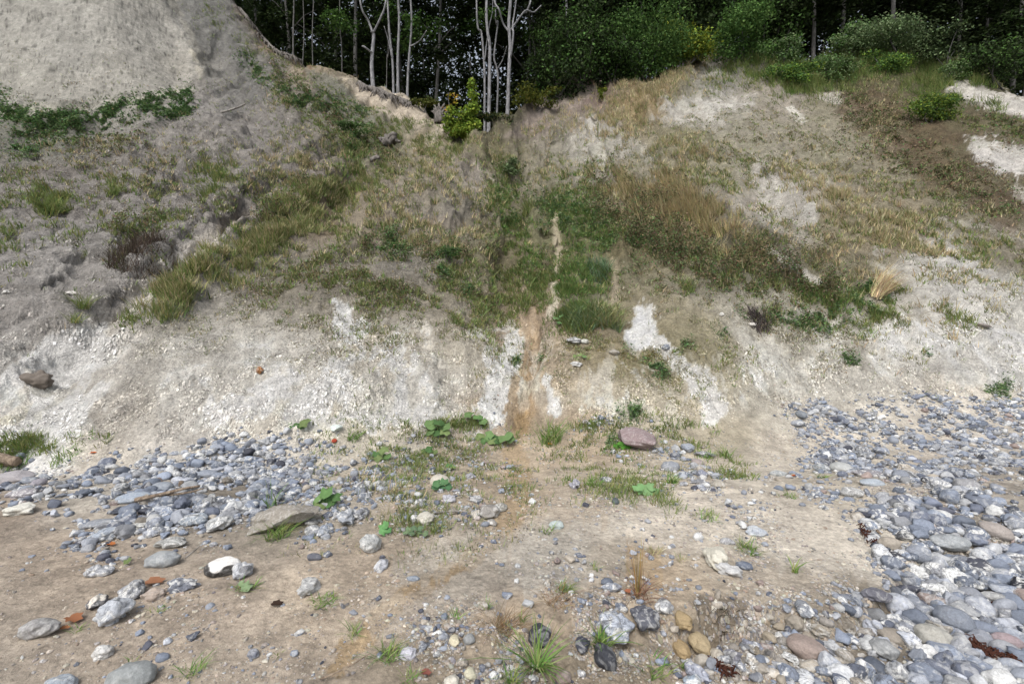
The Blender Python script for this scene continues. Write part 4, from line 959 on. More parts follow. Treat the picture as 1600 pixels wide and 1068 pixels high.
# ------------------------------------------------------------------ stones
def ico(sub):
    t = (1+5**.5)/2
    V = [(-1,t,0),(1,t,0),(-1,-t,0),(1,-t,0),(0,-1,t),(0,1,t),(0,-1,-t),(0,1,-t),(t,0,-1),(t,0,1),(-t,0,-1),(-t,0,1)]
    Fc = [(0,11,5),(0,5,1),(0,1,7),(0,7,10),(0,10,11),(1,5,9),(5,11,4),(11,10,2),(10,7,6),(7,1,8),(3,9,4),(3,4,2),(3,2,6),(3,6,8),(3,8,9),(4,9,5),(2,4,11),(6,2,10),(8,6,7),(9,8,1)]
    V = [Vector(v).normalized() for v in V]
    for _ in range(sub):
        mid = {}; NF = []
        def mp(a, b):
            k = (min(a, b), max(a, b))
            if k not in mid: V.append((V[a]+V[b]).normalized()); mid[k] = len(V)-1
            return mid[k]
        for a, b, c in Fc:
            x, y, z = mp(a, b), mp(b, c), mp(c, a); NF += [(a, x, z), (b, y, x), (c, z, y), (x, y, z)]
        Fc = NF
    return np.array([tuple(v) for v in V]), np.array(Fc, np.int64)
ICO = {s: ico(s) for s in (1, 2, 3, 4)}
def stone_shape(sub, seed, knob=.2, block=0.):
    V, Fc = ICO[sub]; V = V.copy(); o = np.array([seed*3.17 % 91, seed*1.31 % 53, seed*7.7 % 37])
    r = 1+knob*fbm(V+o, 1.15, 2, 501)*1.9+knob*.35*vn(V+o, 3.1, 502)
    V = V*r[:, None]
    if block > 0:
        rs = np.random.default_rng(int(seed)+1)
        for _ in range(7):
            nrm = rs.normal(size=3); nrm /= np.linalg.norm(nrm); h = rs.uniform(.62, .9)
            ex = np.maximum(V@nrm-h, 0); V = V-nrm*(ex*min(1., block*1.25))[:, None]
        V = V*(1+.05*fbm(V+o, 3.4, 3, 503)[:, None])
    V = V/np.abs(V).max(0)
    return V, Fc
SCOL = [(124,132,146),(138,143,152),(158,162,170),(106,112,126),(176,178,180),(166,158,146),(76,78,88),(146,132,126),(200,201,200),(130,138,152),(148,150,154)]
def stone(name, px_, py_, wp, hp, col, label, ang=0, knob=.2, block=0., flint=.8, mat=None, cat='stone', group=None, sink=.34, sub=4):
    """px_,py_: where its middle shows; wp,hp: width and height in the photo"""
    foot = at(px_, py_+hp*.32); dd = project(np.array(tuple(foot)))[2]; m = float(dd)/F
    a = wp*.5*m; e = math.atan2(CAMZ-foot.z, foot.y); hh = hp*.5*m
    c = min(hh*.92, a*.8); se, ce = abs(math.sin(e)), math.cos(e)
    b = math.sqrt(max(hh*hh-(c*ce)**2, (hh*.45)**2))/max(se, .25); b = min(max(b, a*.45), a*1.6)
    if foot.z > .35: c = min(hh, a*1.1); b = max(a, c)*.75; sink = max(sink, .45)
    V, Fc = stone_shape(sub, random.randint(1, 9999), knob, block)
    V = V*np.array([a, b, c]); th = R(-ang)
    # tilt in the image is mostly yaw on ground seen from above, partly roll
    yaw = th*min(1, se*1.3+.2); cy_, sy_ = math.cos(yaw), math.sin(yaw)
    V = V@np.array([[cy_, sy_, 0], [-sy_, cy_, 0], [0, 0, 1]])
    rl = th*(1-se)*.5; V = V@np.array([[math.cos(rl), 0, math.sin(rl)], [0, 1, 0], [-math.sin(rl), 0, math.cos(rl)]])
    gz = ground_z(foot.x, foot.y+b*.3)
    cc = np.tile(np.r_[lin(col)*ALB, flint], (len(V), 1))
    if isinstance(label, tuple): label, cap = label; k_ = sstep(V[:, 2]/c+.5*fbm(V/a, 1.3, 2, 3), cap[0], cap[0]+.08)[:, None]; cc[:, :3] = cc[:, :3]*(1-k_)+lin(cap[1])*ALB*k_; cc[:, 3] *= (1-k_[:, 0])
    o = link(name, mesh_np(name, V, [Fc], True, cc), mat or M_stone)
    o.location = (foot.x, foot.y+b*.25, gz+c*(1-sink*1.5)); tag(o, label, cat, group)
    placed.append((o.location.x, o.location.y, max(a, b)*.9))
    return o
placed = []
S = stone
S('stone',165,957,66,46,(178,182,188),'knobbly pale blue grey flint on the sand beside orange leaves',-20,.34)
S('stone',147,938,26,26,(96,94,96),('small dark flint with white core leaning on the knobbly pale flint',(.25,(212,206,196))),0,.25)
S('stone',52,985,66,34,(150,148,146),'flat dull grey stone at the far lower left',-8,.22,.4,.3)
S('stone',158,1018,28,26,(190,188,184),'small round whitish flint alone on lower left sand',0,.2)
S('stone',204,1056,72,44,(142,146,146),'large smooth grey green boulder cut by the bottom edge',-5,.12,0,.15)
S('stone',88,1068,48,28,(160,168,176),'pale blue grey stone at the bottom edge left of the smooth boulder',-5,.2)
S('stone',476,914,32,40,(178,178,176),'whitish peanut shaped flint upright on bare sand',20,.30,0,.7)
S('stone',346,884,58,34,(62,60,58),('black flint with a bright white cap on the left sand',(.35,(228,226,222))),-8,.16,.3,.2)
S('stone',374,888,34,34,(180,182,186),'white grey knobby flint against the right of the black one',-30,.34)
S('stone',250,874,54,28,(146,150,152),'smooth flat grey cobble below the left pebble bank',-12,.12,0,.2)
S('stone',237,928,36,24,(170,156,144),'pinkish beige cobble right of the orange leaf',-10,.2,0,.2)
S('stone',283,914,50,24,(112,116,126),'dark slate flint chunk beside the beige cobble',-8,.3)
S('stone',205,922,40,34,(160,162,166),'elongated black and white flint above the knobbly flint',-35,.28,0,1)
S('stone',150,890,44,24,(176,178,182),'jagged black and white flint on the left sand',-5,.34,0,1)
S('boulder',441,806,108,54,(146,140,130),'long grey brown boulder wedged behind grass tufts',-22,.24,.9,.5,M_rock)
S('stone',575,848,38,32,(172,174,172),'mottled white flint with a blunt end beside leafy stems',-25,.22,0,.8)
S('stone',592,878,22,34,(178,180,186),'small pale upright flint just below the mottled one',10,.25)
S('stone',686,745,32,22,(196,190,176),'rounded cream cobble behind a leafy sprig',0,.1,0,.1)
S('stone',662,810,30,22,(192,188,176),'squarish cream white stone near the mud stream',8,.18,.5,.1)
S('stone',540,806,34,36,(162,166,172),'ring shaped blue grey flint below the coltsfoot',-30,.42)
S('stone',562,802,26,26,(150,152,158),'folded grey flint right of the ring shaped one',20,.36,0,1)
S('stone',485,816,22,12,(182,182,178),'small white mottled stone at the boulder foot',0,.2)
S('stone',502,833,20,18,(160,165,172),'small bluish stone below the boulder end',30,.3)
S('boulder',996,687,60,38,(142,126,126),'purple grey angular boulder at the foot of the bank',18,.2,.9,.4,M_rock)
S('stone',901,754,22,24,(168,168,178),'spiky pale flint standing alone in the mud',0,.42,0,.9)
S('stone',948,745,24,14,(110,112,124),'dark blue grey flint right of the spiky one',0,.3)
S('stone',764,800,34,24,(146,142,136),'largest stone of the little heap by the stream',-10,.2,.2,.4)
S('stone',742,802,18,16,(198,192,180),'cream stone left end of the little heap',0,.2)
S('stone',782,792,24,15,(158,156,148),'oval grey stone at the right end of the little heap',5,.15)
S('stone',768,816,18,12,(160,156,150),'smallest stone in front of the little heap',0,.2)
S('stone',960,978,66,58,(172,178,188),'big pale blue and white knobbly flint lower centre',10,.36,0,1)
S('stone',845,994,38,36,(64,64,70),'glossy black rounded flint left of the pale big one',30,.2,0,.35)
S('stone',908,1000,26,46,(66,68,78),'narrow black flint touching the pale big flint',5,.22,0,.3)
S('stone',945,1026,34,40,(58,60,66),'smooth black egg shaped flint under the pale big one',-20,.14,0,.15)
S('stone',1010,972,48,42,(88,90,98),'dark grey flint behind the right of the pale big one',0,.28,0,.5)
S('stone',1038,948,28,28,(176,178,180),'striped black and white flint tilted on the crust edge',40,.22,0,1)
S('stone',956,918,36,18,(150,156,166),'bluish flint lying above the gravel patch',-5,.26)
S('stone',880,1060,28,24,(132,118,110),'brownish half buried stone at the bottom edge',0,.15,0,.1)
S('stone',1120,871,44,42,(204,200,186),'large lumpy cream flint on the right mud',10,.36,.1,.1)
S('stone',1141,889,42,24,(184,184,184),'bone shaped pale grey flint against the lumpy cream one',20,.32,0,.3)
S('stone',1163,883,26,14,(104,112,126),'smooth slate pebble right of the bone shaped flint',15,.1,0,.2)
S('stone',1068,976,30,30,(158,140,108),'round tan stone, upper one of the clay coated trio',0,.2,0,0,M_rock)
S('stone',1067,1012,26,32,(164,144,110),'tan stone, lower left of the clay coated trio',0,.15,0,0,M_rock)
S('stone',1096,1004,32,44,(168,152,122),'tallest tan stone, right of the clay coated trio',0,.15,.2,0,M_rock)
S('stone',1086,1042,50,30,(160,164,176),'pale lilac wedge shaped flint at the bottom of the crust',45,.25)
S('stone',1082,1066,34,26,(156,168,180),'blue grey stone at the bottom edge below the wedge',0,.2)
S('stone',1120,1022,22,20,(172,164,150),'beige stone right of the tan trio',0,.2,0,.2)
S('stone',1145,1025,28,24,(124,124,132),'grey blue stone in the crust right of the beige one',0,.25)
S('stone',1180,1000,44,26,(150,154,166),'sloping blue grey flint below the dark hollow',35,.2)
S('stone',1262,1012,64,38,(150,136,128),'long brownish pink oval cobble',38,.08,0,.05)
S('stone',1494,964,56,40,(124,130,140),'large smooth slate oval cobble tilted right',50,.07,0,.08)
S('stone',1462,996,50,42,(164,162,154),'large beige rounded cobble below the slate oval',40,.1,0,.1)
S('stone',1385,1012,40,32,(144,146,146),'rounded mottled grey cobble left of the beige one',20,.12,0,.35)
S('stone',1316,1053,42,32,(196,198,200),'bright white grey cobble at the bottom edge',15,.16,.1,.2)
S('stone',1452,1020,34,32,(216,216,214),'brightest white crumbly flint',10,.3,.2,0)
S('stone',1574,1000,46,24,(150,136,138),'mauve flat cobble near the right edge',20,.1,0,.05)
S('stone',1261,950,26,34,(138,142,148),'grey banded flint with a pointed foot',10,.16,.4,1)
S('stone',1373,936,48,24,(104,104,112),'dark slate flint half sunk in sand on the right',12,.18,0,.3)
S('stone',1402,925,26,20,(90,94,102),'smooth near black pebble above the dark sunk flint',30,.1,0,.1)
S('stone',1433,956,22,26,(88,94,104),'blackish oval pebble left of the slate oval',0,.1,0,.1)
S('stone',1488,852,58,28,(158,162,164),'long light grey cobble on the right bank',12,.14,0,.3)
S('stone',1558,828,44,28,(160,152,146),'pinkish grey smooth oval cobble near the right edge',40,.07,0,.05)
S('stone',1515,756,34,26,(152,152,154),'rounded pale grey cobble upper right',0,.1,0,.4)
S('stone',1540,786,48,24,(116,122,134),'slate elongated flint below the pale upper right cobble',35,.16,0,.3)
S('stone',1317,727,32,20,(176,178,176),'smooth white grey cobble at the left of the right bank',-5,.1,0,.3)
S('stone',1358,736,56,16,(140,138,142),'long dark mottled driftwood like flint',3,.2,0,.9)
S('stone',1420,738,46,20,(112,114,116),'porous dark grey flint at the shingle edge',8,.3,0,.9)
S('stone',1362,753,40,14,(164,172,180),'flat pale bluish cobble lying on sand',3,.1,0,.2)
S('stone',1378,704,24,18,(144,150,162),'blunt blue grey stone topping the sand ridge',10,.2)
S('stone',1352,710,30,16,(130,134,140),'rugged flint left of the blunt blue grey stone',0,.3)
S('stone',1332,770,40,18,(158,158,156),'grey stone with a pale patch set flat in silt',5,.18)
S('stone',1285,728,24,18,(150,156,160),'small mossy grey stone left of the white grey cobble',0,.2)
S('stone',1218,735,30,14,(168,172,172),'pale flat stone on its own on the right silt',0,.2)
S('stone',1182,830,34,18,(176,182,190),'pale rounded stone beside a grass sprig on the right silt',-5,.2,0,.4)
S('stone',1136,846,24,12,(174,174,176),'small whitish stone left of the grass sprig',8,.2)
S('stone',1122,756,20,18,(170,164,152),'wedge of cream and brown flint alone on the silt',-20,.2,.3,.4)
S('stone',1049,726,32,20,(142,146,152),'biggest grey cobble in the small cairn like cluster',5,.14,0,.3)
S('stone',1075,698,22,16,(150,156,166),'tilted slate cobble at the top of the cluster',30,.15,0,.3)
S('stone',1056,711,18,12,(96,100,110),'dark small cobble left in the cluster',0,.15,0,.3)
S('stone',1090,720,20,14,(158,148,144),'pinkish grey cobble in the cluster',20,.1,0,.1)
S('stone',1099,735,18,16,(140,144,158),'bluish veined cobble at the right of the cluster',20,.2)
S('stone',1100,710,32,12,(132,132,138),'flat slate shard right in the cluster',18,.2)
S('stone',1070,738,24,12,(118,126,140),'slate cobble at the cluster foot',15,.2)
S('stone',1090,747,26,10,(136,138,142),'lowest flat stone of the cluster',0,.2)
S('stone',870,818,26,16,(170,180,178),'pale greenish stone half sunk in the stream mud',0,.15,0,.1,sink=.5)
S('stone',962,782,12,12,(86,94,96),'small round dark green pebble by a leafy sprig',0,.08,0,0)
S('stone',28,796,44,22,(206,204,194),'cream white chunky flint on the sand, leftmost',-8,.3,0,.25)
S('boulder',14,742,64,24,(160,156,158),'large flat lilac grey boulder at the left edge',-5,.12,.2,.1,M_rock)
S('stone',30,770,48,18,(150,146,150),'streaky grey cobble below the flat lilac boulder',-8,.18)
S('stone',57,750,16,16,(156,152,158),'small round mauve pebble right of the flat boulder',0,.08,0,.1)
S('stone',36,765,22,20,(140,146,156),'blunt slate cobble standing under the flat boulder',-20,.15,0,.2)
S('stone',211,822,30,16,(206,206,200),'white jagged flint at the lower edge of the left shingle',-5,.34,0,.5)
S('stone',300,812,48,22,(152,160,168),'wide bluish grey flint right in the left shingle',-8,.24)
S('stone',340,818,42,28,(170,172,172),'curled grey and white flint beside the grass of the boulder',-20,.36,0,1)
S('stone',265,845,50,22,(164,164,160),'long grey wrinkled flint low in the left shingle',-20,.26)
S('stone',160,835,46,26,(160,168,178),'big pale flint hump at the lower left of the left shingle',-10,.28)
S('stone',150,818,60,14,(136,140,146),'long rod like grey flint in the left shingle',-12,.14,0,.3)
S('stone',185,762,22,22,(164,166,168),'hollow round grey flint amid the left shingle',0,.3,0,1)
S('stone',207,778,52,18,(150,160,172),'long smooth blue grey cobble amid the left shingle',-14,.1,0,.2)
S('stone',250,757,34,20,(140,146,154),'smooth grey cobble centre of the left shingle',-6,.08,0,.1)
S('stone',322,738,36,14,(140,146,156),'smooth slate cobble upper right of the left shingle',0,.1,0,.1)
S('stone',352,792,22,14,(112,120,132),'smooth slate pebble right of the driftwood',0,.08,0,.1)
S('stone',636,1022,28,22,(186,186,194),'pale lilac flint beside the wiry tuft at the bottom',-10,.24)
S('stone',708,998,18,20,(206,198,172),'cream blocky stone in the lower gravel',0,.2,.5,0)
S('stone',733,998,20,16,(140,142,142),'smooth grey pebble right of the cream blocky stone',0,.08,0,0)
S('stone',704,1062,26,20,(196,192,180),'white round pebble at the bottom edge',0,.15,0,.1)
S('stone',734,1053,20,20,(190,186,164),'cream pebble at the bottom right of the white one',0,.2,.3,0)
S('stone',394,1021,18,16,(108,112,124),'small slate pebble alone on the lower sand',0,.2,0,.3)
S('stone',490,869,26,12,(98,100,108),'dark oval pebble above the peanut shaped flint',5,.1,0,.1)
S('stone',510,866,14,12,(110,114,124),'small dark knob right of the oval pebble',0,.25)
S('stone',645,902,22,10,(128,136,146),'blue grey pebble pressed in the pale silt',5,.15,0,.2,sink=.45)
S('stone',640,768,24,10,(132,138,148),'slender slate pebble in the leaf litter',8,.1,0,.2)
S('stone',590,755,26,14,(150,152,150),'mottled grey stone near the pale grass',0,.25)
S('stone',562,758,22,16,(176,178,182),'split flint showing white and black near the pale grass',0,.3,0,1)
S('stone',700,777,24,16,(182,182,188),'white lumpy flint below the leafy sprig',0,.3,0,.4)
S('stone',742,778,22,14,(176,176,176),'white grey lumpy flint above the little heap',0,.3,0,.6)
S('stone',735,738,18,14,(168,168,178),'pointed white flint right of the cream cobble',0,.35)
S('stone',798,548,26,10,(148,146,140),'grey slab stone on the lower bank under the sedge',0,.2,.3,.2) if False else None
S('stone',897,533,26,12,(150,150,150),'grey stone under the big sedge clumps',10,.2)
S('stone',912,534,14,10,(176,176,164),'small pale stone under the big sedge clumps',0,.15)
S('stone',960,551,20,10,(158,152,142),'flattish tan stone on the mossy bank',0,.2,.3,.2)
S('stone',900,568,22,9,(190,190,188),'white flint flake on the mossy bank',8,.25,0,.4)
S('stone',1040,544,14,12,(120,128,140),'dark bluish stone below the bright white patch',0,.2)
S('stone',108,459,18,8,(214,210,202),'small white flint on the grey slope by the tussock',0,.25,0,.4)
S('stone',8,456,12,7,(214,212,206),'white flint at the left edge on the grey slope',0,.25,0,.3)
S('stone',522,674,20,12,(208,218,212),'pale mint block like a broken tile at the shingle top',-5,.06,.8,0,cat='block')
S('stone',520,689,9,7,(168,74,52),'bit of red brick below the pale mint block',0,.1,.7,0,cat='brick bit')
S('stone',405,579,12,17,(160,110,62),'rusty orange stone stuck in the white bank',-25,.42,.3,.6)
S('stone',175+1000,505,14,7,(206,202,194),'white chalk lump on the right mound',0,.2,0,0)
S('stone',1128,492,8,7,(212,210,204),'tiny white stone left of the purple bush',0,.2,0,0)
S('stone',1538,513,22,8,(132,126,120),'flat brown stone on the right white scree',15,.2,.3,.1)
S('stone',1252,650,16,14,(124,130,136),'round dark stone at the top corner of the right shingle',0,.12,0,.1)
S('stone',1247,662,24,12,(156,160,166),'pale grey cobble under the round dark stone',5,.15)
S('clod',57,596,46,34,(112,104,96),'rough grey brown marl clod stuck on the white chalk',0,.3,0,0,M_rock,cat='clod',sink=.35)
S('clod',1560,826-110,34,12,(128,132,140),'dark mottled stone patch in the upper shingle',0,.3)
N_HAND = len(placed)

# shingle: thrown down large to small
SH = [([(130,800),(200,760),(290,740),(400,725),(450,725)],26,1.3,1),([(110,815),(250,800),(380,780),(470,760)],24,1.3,1),([(130,840),(230,820),(330,820),(420,800)],18,.8,1),([(180,870),(280,855),(380,850)],16,.5,.9),([(240,730),(330,722),(440,714)],9,1.0,.8),
 ([(480,800),(560,790),(570,740)],30,.6,.8),([(450,730),(500,760)],16,.9,.9),([(510,700),(545,700)],10,.8,.7),([(470,830),(560,830)],14,.4,.7),([(600,740),(780,740)],40,.26,.7),([(560,780),(740,810)],34,.26,.6),([(20,745),(60,780)],24,.4,.9),([(10,860),(70,860)],10,.1,.7),
 ([(1290,650),(1400,640),(1500,635),(1700,635)],13,1.3,.9),([(1330,672),(1450,665),(1700,660)],12,1.3,1),([(1400,700),(1500,690),(1700,690)],16,1.4,1),([(1470,720),(1560,715),(1700,720)],16,1.1,1),([(1290,710),(1360,712),(1440,730),(1480,760),(1540,790),(1620,800)],14,1.5,1.05),([(1290,690),(1330,700)],8,.5,.8),
 ([(1240,665),(1290,680)],12,.5,.8),([(1250,720),(1330,735)],16,.5,.8),([(1270,770),(1340,790),(1400,830)],18,.4,.8),([(1430,805),(1500,822),(1620,836)],18,.8,1),([(1380,850),(1480,860),(1620,860)],20,1.4,1),([(1420,900),(1520,910),(1640,900)],26,1.4,1.05),
 ([(1400,960),(1520,950),(1660,960)],30,1.4,1.05),([(1240,1000),(1360,1010),(1500,1020),(1680,1020)],32,1.4,1),([(1300,1050),(1400,1060),(1700,1080)],30,1.0,.9),([(1120,1040),(1250,1030)],30,.6,.7),([(1190,960),(1280,960),(1350,970)],22,.45,.7),([(1300,940),(1360,920)],18,.4,.7),
 ([(1040,700),(1110,750)],16,.5,.8),([(820,960),(960,960),(1010,1020)],26,.14,.6),([(690,1000),(780,1040),(900,1040)],26,.2,.5),([(1170,790),(1260,740)],30,.12,.8),([(900,880),(1100,900)],60,.04,.7),([(100,940),(400,1000)],80,.008,.6),([(450,960),(620,1000)],60,.006,.5),
 ([(850,690),(960,660)],12,.3,.7),([(1200,640),(1290,640)],8,.4,.8),([(1000,720),(1180,760)],30,.10,.7)]
Dm, Hm = density(SH, .55)
NCAND = 44000
q, v, c = scatter(Dm, NCAND)
sz = np.exp(rng.normal(math.log(.027), .52, NCAND)); sz = np.clip(sz, .010, .078)*Hm.ravel()[c]
dens_here = Dm.ravel()[c]
sz = np.where(dens_here < .25, sz*.75, sz)
lr = np.exp(-((GX.ravel()[c]-1180)/150)**2-((GY.ravel()[c]-1010)/70)**2); sz = sz*(1-.4*lr)
order = np.argsort(-sz); cell = .09; grid = {}
for (x, y, r) in placed: grid.setdefault((int(math.floor(x/cell)), int(math.floor(y/cell))), []).append((x, y, r*.85))
big = [p for p in placed if p[2] > cell*.8]
acc = []
for i in order:
    x, y = q[i, 0], q[i, 1]; r = sz[i]; cx, cy = int(math.floor(x/cell)), int(math.floor(y/cell)); ok = True
    for a in (-2, -1, 0, 1, 2):
        for b in (-2, -1, 0, 1, 2):
            for (x2, y2, r2) in grid.get((cx+a, cy+b), ()):
                if (x-x2)**2+(y-y2)**2 < (.54*(r+r2))**2: ok = False; break
            if not ok: break
        if not ok: break
    if ok:
        for (x2, y2, r2) in big:
            if (x-x2)**2+(y-y2)**2 < (r2*.85+r*.5)**2: ok = False; break
    if ok: grid.setdefault((cx, cy), []).append((x, y, r)); acc.append(i)
acc = np.array(acc)
q, v, sz, c = q[acc], v[acc], sz[acc], c[acc]
spx = sz*F/dep.ravel()[v]                       # half length in photo pixels
pxs, pys = pxf[v], pyf[v]
inframe = (pxs > 8) & (pxs < 1592) & (pys < 1060)
NIND = 294-N_HAND
ind = [i for i in np.argsort(-spx*inframe)[:NIND]]; indset = set(int(i) for i in ind)
def stone_colour(i, xpx):
    left = xpx < 620
    p = np.array([2.4, 2.2, 2.0, 1.8, 1.2, .3, .7, .2, .7, 2.2, 1.2]) if left or xpx > 1230 else np.array([1.2, 1.2, 1.2, 1, 1.2, 2.5, .8, .8, 1., 1, 1.5])
    k = rng.choice(len(SCOL), p=p/p.sum()); return k
CN = ['slate blue','mid grey','light grey','dark slate','pale grey','beige','blackish','brownish pink','whitish','blue grey','neutral grey']
def trs(V, i, ax, yaw, tilt, tz):
    V = V*ax; c1, s1 = math.cos(tilt), math.sin(tilt)
    V = V@np.array([[1, 0, 0], [0, c1, s1], [0, -s1, c1]]); c1, s1 = math.cos(yaw), math.sin(yaw)
    V = V@np.array([[c1, s1, 0], [-s1, c1, 0], [0, 0, 1]])
    return V+np.array([q[i, 0], q[i, 1], q[i, 2]+tz])
tmpl = {s: [stone_shape(s, k*7+s, random.choice((.12, .2, .3, .42)), random.choice((0, .3, .6, .9))) for k in range(26)] for s in (1, 2)}
VV, FF, CC, off = [], [], [], 0
zones = [(620, 'left shingle'), (1180, 'middle mud'), (1700, 'right shingle')]
hand = [(o, project(np.array(tuple(o.location)))[:2]) for o in COL.objects if o.name.split('.')[0] in ('stone', 'boulder')]
used_labels = set()
for i in range(len(q)):
    k = stone_colour(i, pxs[i]); colr = np.clip(lin(SCOL[k])*ALB*(1+rng.normal(0, .20)), .02, .75)
    muddy = math.exp(-((pxs[i]-1200)/150)**2-((pys[i]-1010)/60)**2)+.6*math.exp(-((pxs[i]-820)/140)**2-((pys[i]-1010)/60)**2)
    if rng.random() < muddy*.75: colr = colr*.35+lin((158,146,124))*ALB*.65*rng.uniform(.7, 1.2)
    el, fl_ = rng.uniform(.5, .95), rng.uniform(.46, .85); ax = np.array([1, el, fl_])*sz[i]
    # long stones lie roughly along the drift line
    yaw = (rng.normal(.35, .6) if pxs[i] < 700 else rng.normal(-.5, .6)); tilt = rng.normal(0, .42); fl = rng.choice([0, .4, 1.0], p=[.30, .35, .35])
    tz = ax[2]*rng.uniform(.1, .7)
    if i in indset:
        knob = random.choice((.1, .16, .26, .40)); V, Fc = stone_shape(3, 1000+i, knob, random.choice((0, .3, .6, .9)))
        V = trs(V, i, ax, yaw, tilt, tz)-q[i]
        cc = np.tile(np.r_[colr, fl], (len(V), 1))
        o = link('stone', mesh_np('stone', V, [Fc], True, cc), M_stone); o.location = q[i]
        # describe it by look and by the nearest stone with a look of its own
        best = sorted(hand, key=lambda h: (h[1][0]-pxs[i])**2+(h[1][1]-pys[i])**2)
        size_w = 'big' if spx[i] > 19 else ('middling' if spx[i] > 14 else 'small')
        form = ('rod shaped ' if el < .62 else ('round ' if el > .88 else 'oval '))+('knobbly ' if knob > .3 else ('smooth ' if knob < .12 else ''))
        done = False
        for hb in best[:6]:
            dx, dy = pxs[i]-hb[1][0], pys[i]-hb[1][1]
            rel = ('right of' if dx > 0 else 'left of') if abs(dx) > abs(dy) else ('in front of' if dy > 0 else 'behind')
            nm = ' '.join(hb[0]['label'].split()[:6])
            for w in ('', 'next', 'further'):
                lab = (size_w+' '+form+CN[k]+' stone '+(w+' ' if w else '')+rel+' the '+nm)
                lab = ' '.join(lab.split()[:16])
                while lab.split()[-1] in ('on','of','the','a','and','at','in','with','by','against','beside','lower','upper','right','left','under','between'): lab = ' '.join(lab.split()[:-1])
                if lab not in used_labels: done = True; break
            if done: break
        used_labels.add(lab); tag(o, lab, 'stone', 'single stones of the shingle')
    else:
        s_ = 2 if spx[i] > 3.2 else 1; V, Fc = tmpl[s_][rng.integers(0, 26)]
        V = trs(V, i, ax, yaw, tilt, tz); VV.append(V); FF.append(Fc+off); off += len(V); CC.append(np.tile(np.r_[colr, fl], (len(V), 1)))
o = link('shingle', mesh_np('shingle', np.concatenate(VV), [np.concatenate(FF)], True, np.concatenate(CC)), M_stone)
tag(o, 'grey blue flint shingle heaped left and right on the beach', 'shingle', None, 'stuff')

# grit, gravel and crumbs of chalk
def chips(name, label, strokes, n, spx_, cols_, lo, hi, mat, blend=.5, knob=(.2, .35), flat=.6, clump=.6, flint=.2, cat='gravel', sub=1):
    D_, _ = density(strokes, clump); q_, v_, c_ = scatter(D_, n)
    s_ = np.clip(spx_*np.exp(rng.normal(0, .45, n))*dep.ravel()[v_]/F, lo, hi)
    T_ = [stone_shape(sub, 300+k, random.choice(knob), .5) for k in range(14)]
    base_V = np.stack([t[0] for t in T_]); Fc = T_[0][1]; nv = base_V.shape[1]
    pick = rng.integers(0, 14, n); V = base_V[pick]*s_[:, None, None]*np.stack([np.ones(n), rng.uniform(.6, .95, n), rng.uniform(.7, 1., n)*flat], 1)[:, None, :]
    a = rng.uniform(0, 6.28, n); ca, sa = np.cos(a)[:, None], np.sin(a)[:, None]
    X = V[..., 0]*ca-V[..., 1]*sa; Y_ = V[..., 0]*sa+V[..., 1]*ca
    nn = N[v_]; sl_ = -(nn[:, 0]/nn[:, 2].clip(.4))[:, None]*X-(nn[:, 1]/nn[:, 2].clip(.4))[:, None]*Y_
    V = np.stack([X, Y_, V[..., 2]+sl_*.8], -1)+q_[:, None, :]; V[..., 2] += (s_*flat*.3)[:, None]
    F_ = (np.arange(n)*nv)[:, None, None]+Fc[None]
    pc = palette(n, cols_, .16)*(1-blend)+np.clip(base[v_]*rng.uniform(.42, 1.5, (n, 1)), .01, .75)*blend
    cc = np.repeat(np.c_[pc, np.full(n, flint)], nv, 0)
    o = link(name, mesh_np(name, V.reshape(-1, 3), [F_.reshape(-1, 3)], False, cc), mat); return tag(o, label, cat, None, 'stuff')
BEACHC = [(176,168,152),(150,146,142),(196,188,172),(120,120,124),(160,140,118),(206,202,192),(98,98,104),(138,144,154)]
CHALKC = [(214,211,202),(196,192,182),(170,165,152),(150,145,132),(206,200,186),(130,124,112)]
CH1 = [([(0,960),(400,960),(800,960)],130,.12,1),([(120,800),(460,760)],50,.9,1),([(480,800),(800,760)],46,.8,1),([(640,720),(1100,700)],36,.5,1),([(1240,680),(1700,680)],50,.5,1),([(1400,800),(1700,850)],80,.9,1),([(1180,1000),(1700,1020)],70,1.6,1),
 ([(700,1030),(900,1010),(1000,1030)],46,1.5,1),([(860,930),(960,930)],20,1.3,1),([(1200,850),(1330,930)],60,.35,1),([(850,760),(960,800)],40,.4,1),([(140,900),(400,860)],30,.5,1),([(1040,760),(1200,800)],50,.2,1),([(560,840),(640,880)],30,.4,1)]
chips('gravel', 'fine mixed gravel and grit between the beach stones', CH1, 56000, 1.5, BEACHC, .003, .016, M_stone, .45)
CH2 = [([(130,690),(330,690),(520,690)],28,1.3,1),([(120,640),(400,620),(700,620)],60,.8,1),([(900,620),(1100,640)],46,.9,1),([(1150,600),(1400,590),(1600,560)],60,.7,1),([(20,640),(140,560)],50,.5,1),([(400,530),(800,520)],60,.4,1),([(1430,470),(1600,480)],50,.6,1),
 ([(0,380),(500,330)],150,.4,1),([(900,420),(1500,380)],150,.35,1),([(600,400),(760,330)],80,.5,1),([(1050,200),(1350,230)],70,.3,1),([(220,460),(340,375)],16,1.2,1),([(850,340),(868,480)],8,1.5,1),([(150,720),(450,712)],10,.8,1)]
chips('chalk_rubble', 'loose chalk crumbs lying on the lower bank', CH2, 80000, .85, CHALKC, .004, .022, M_rock, .85, flint=0, clump=1.1, cat='rubble')

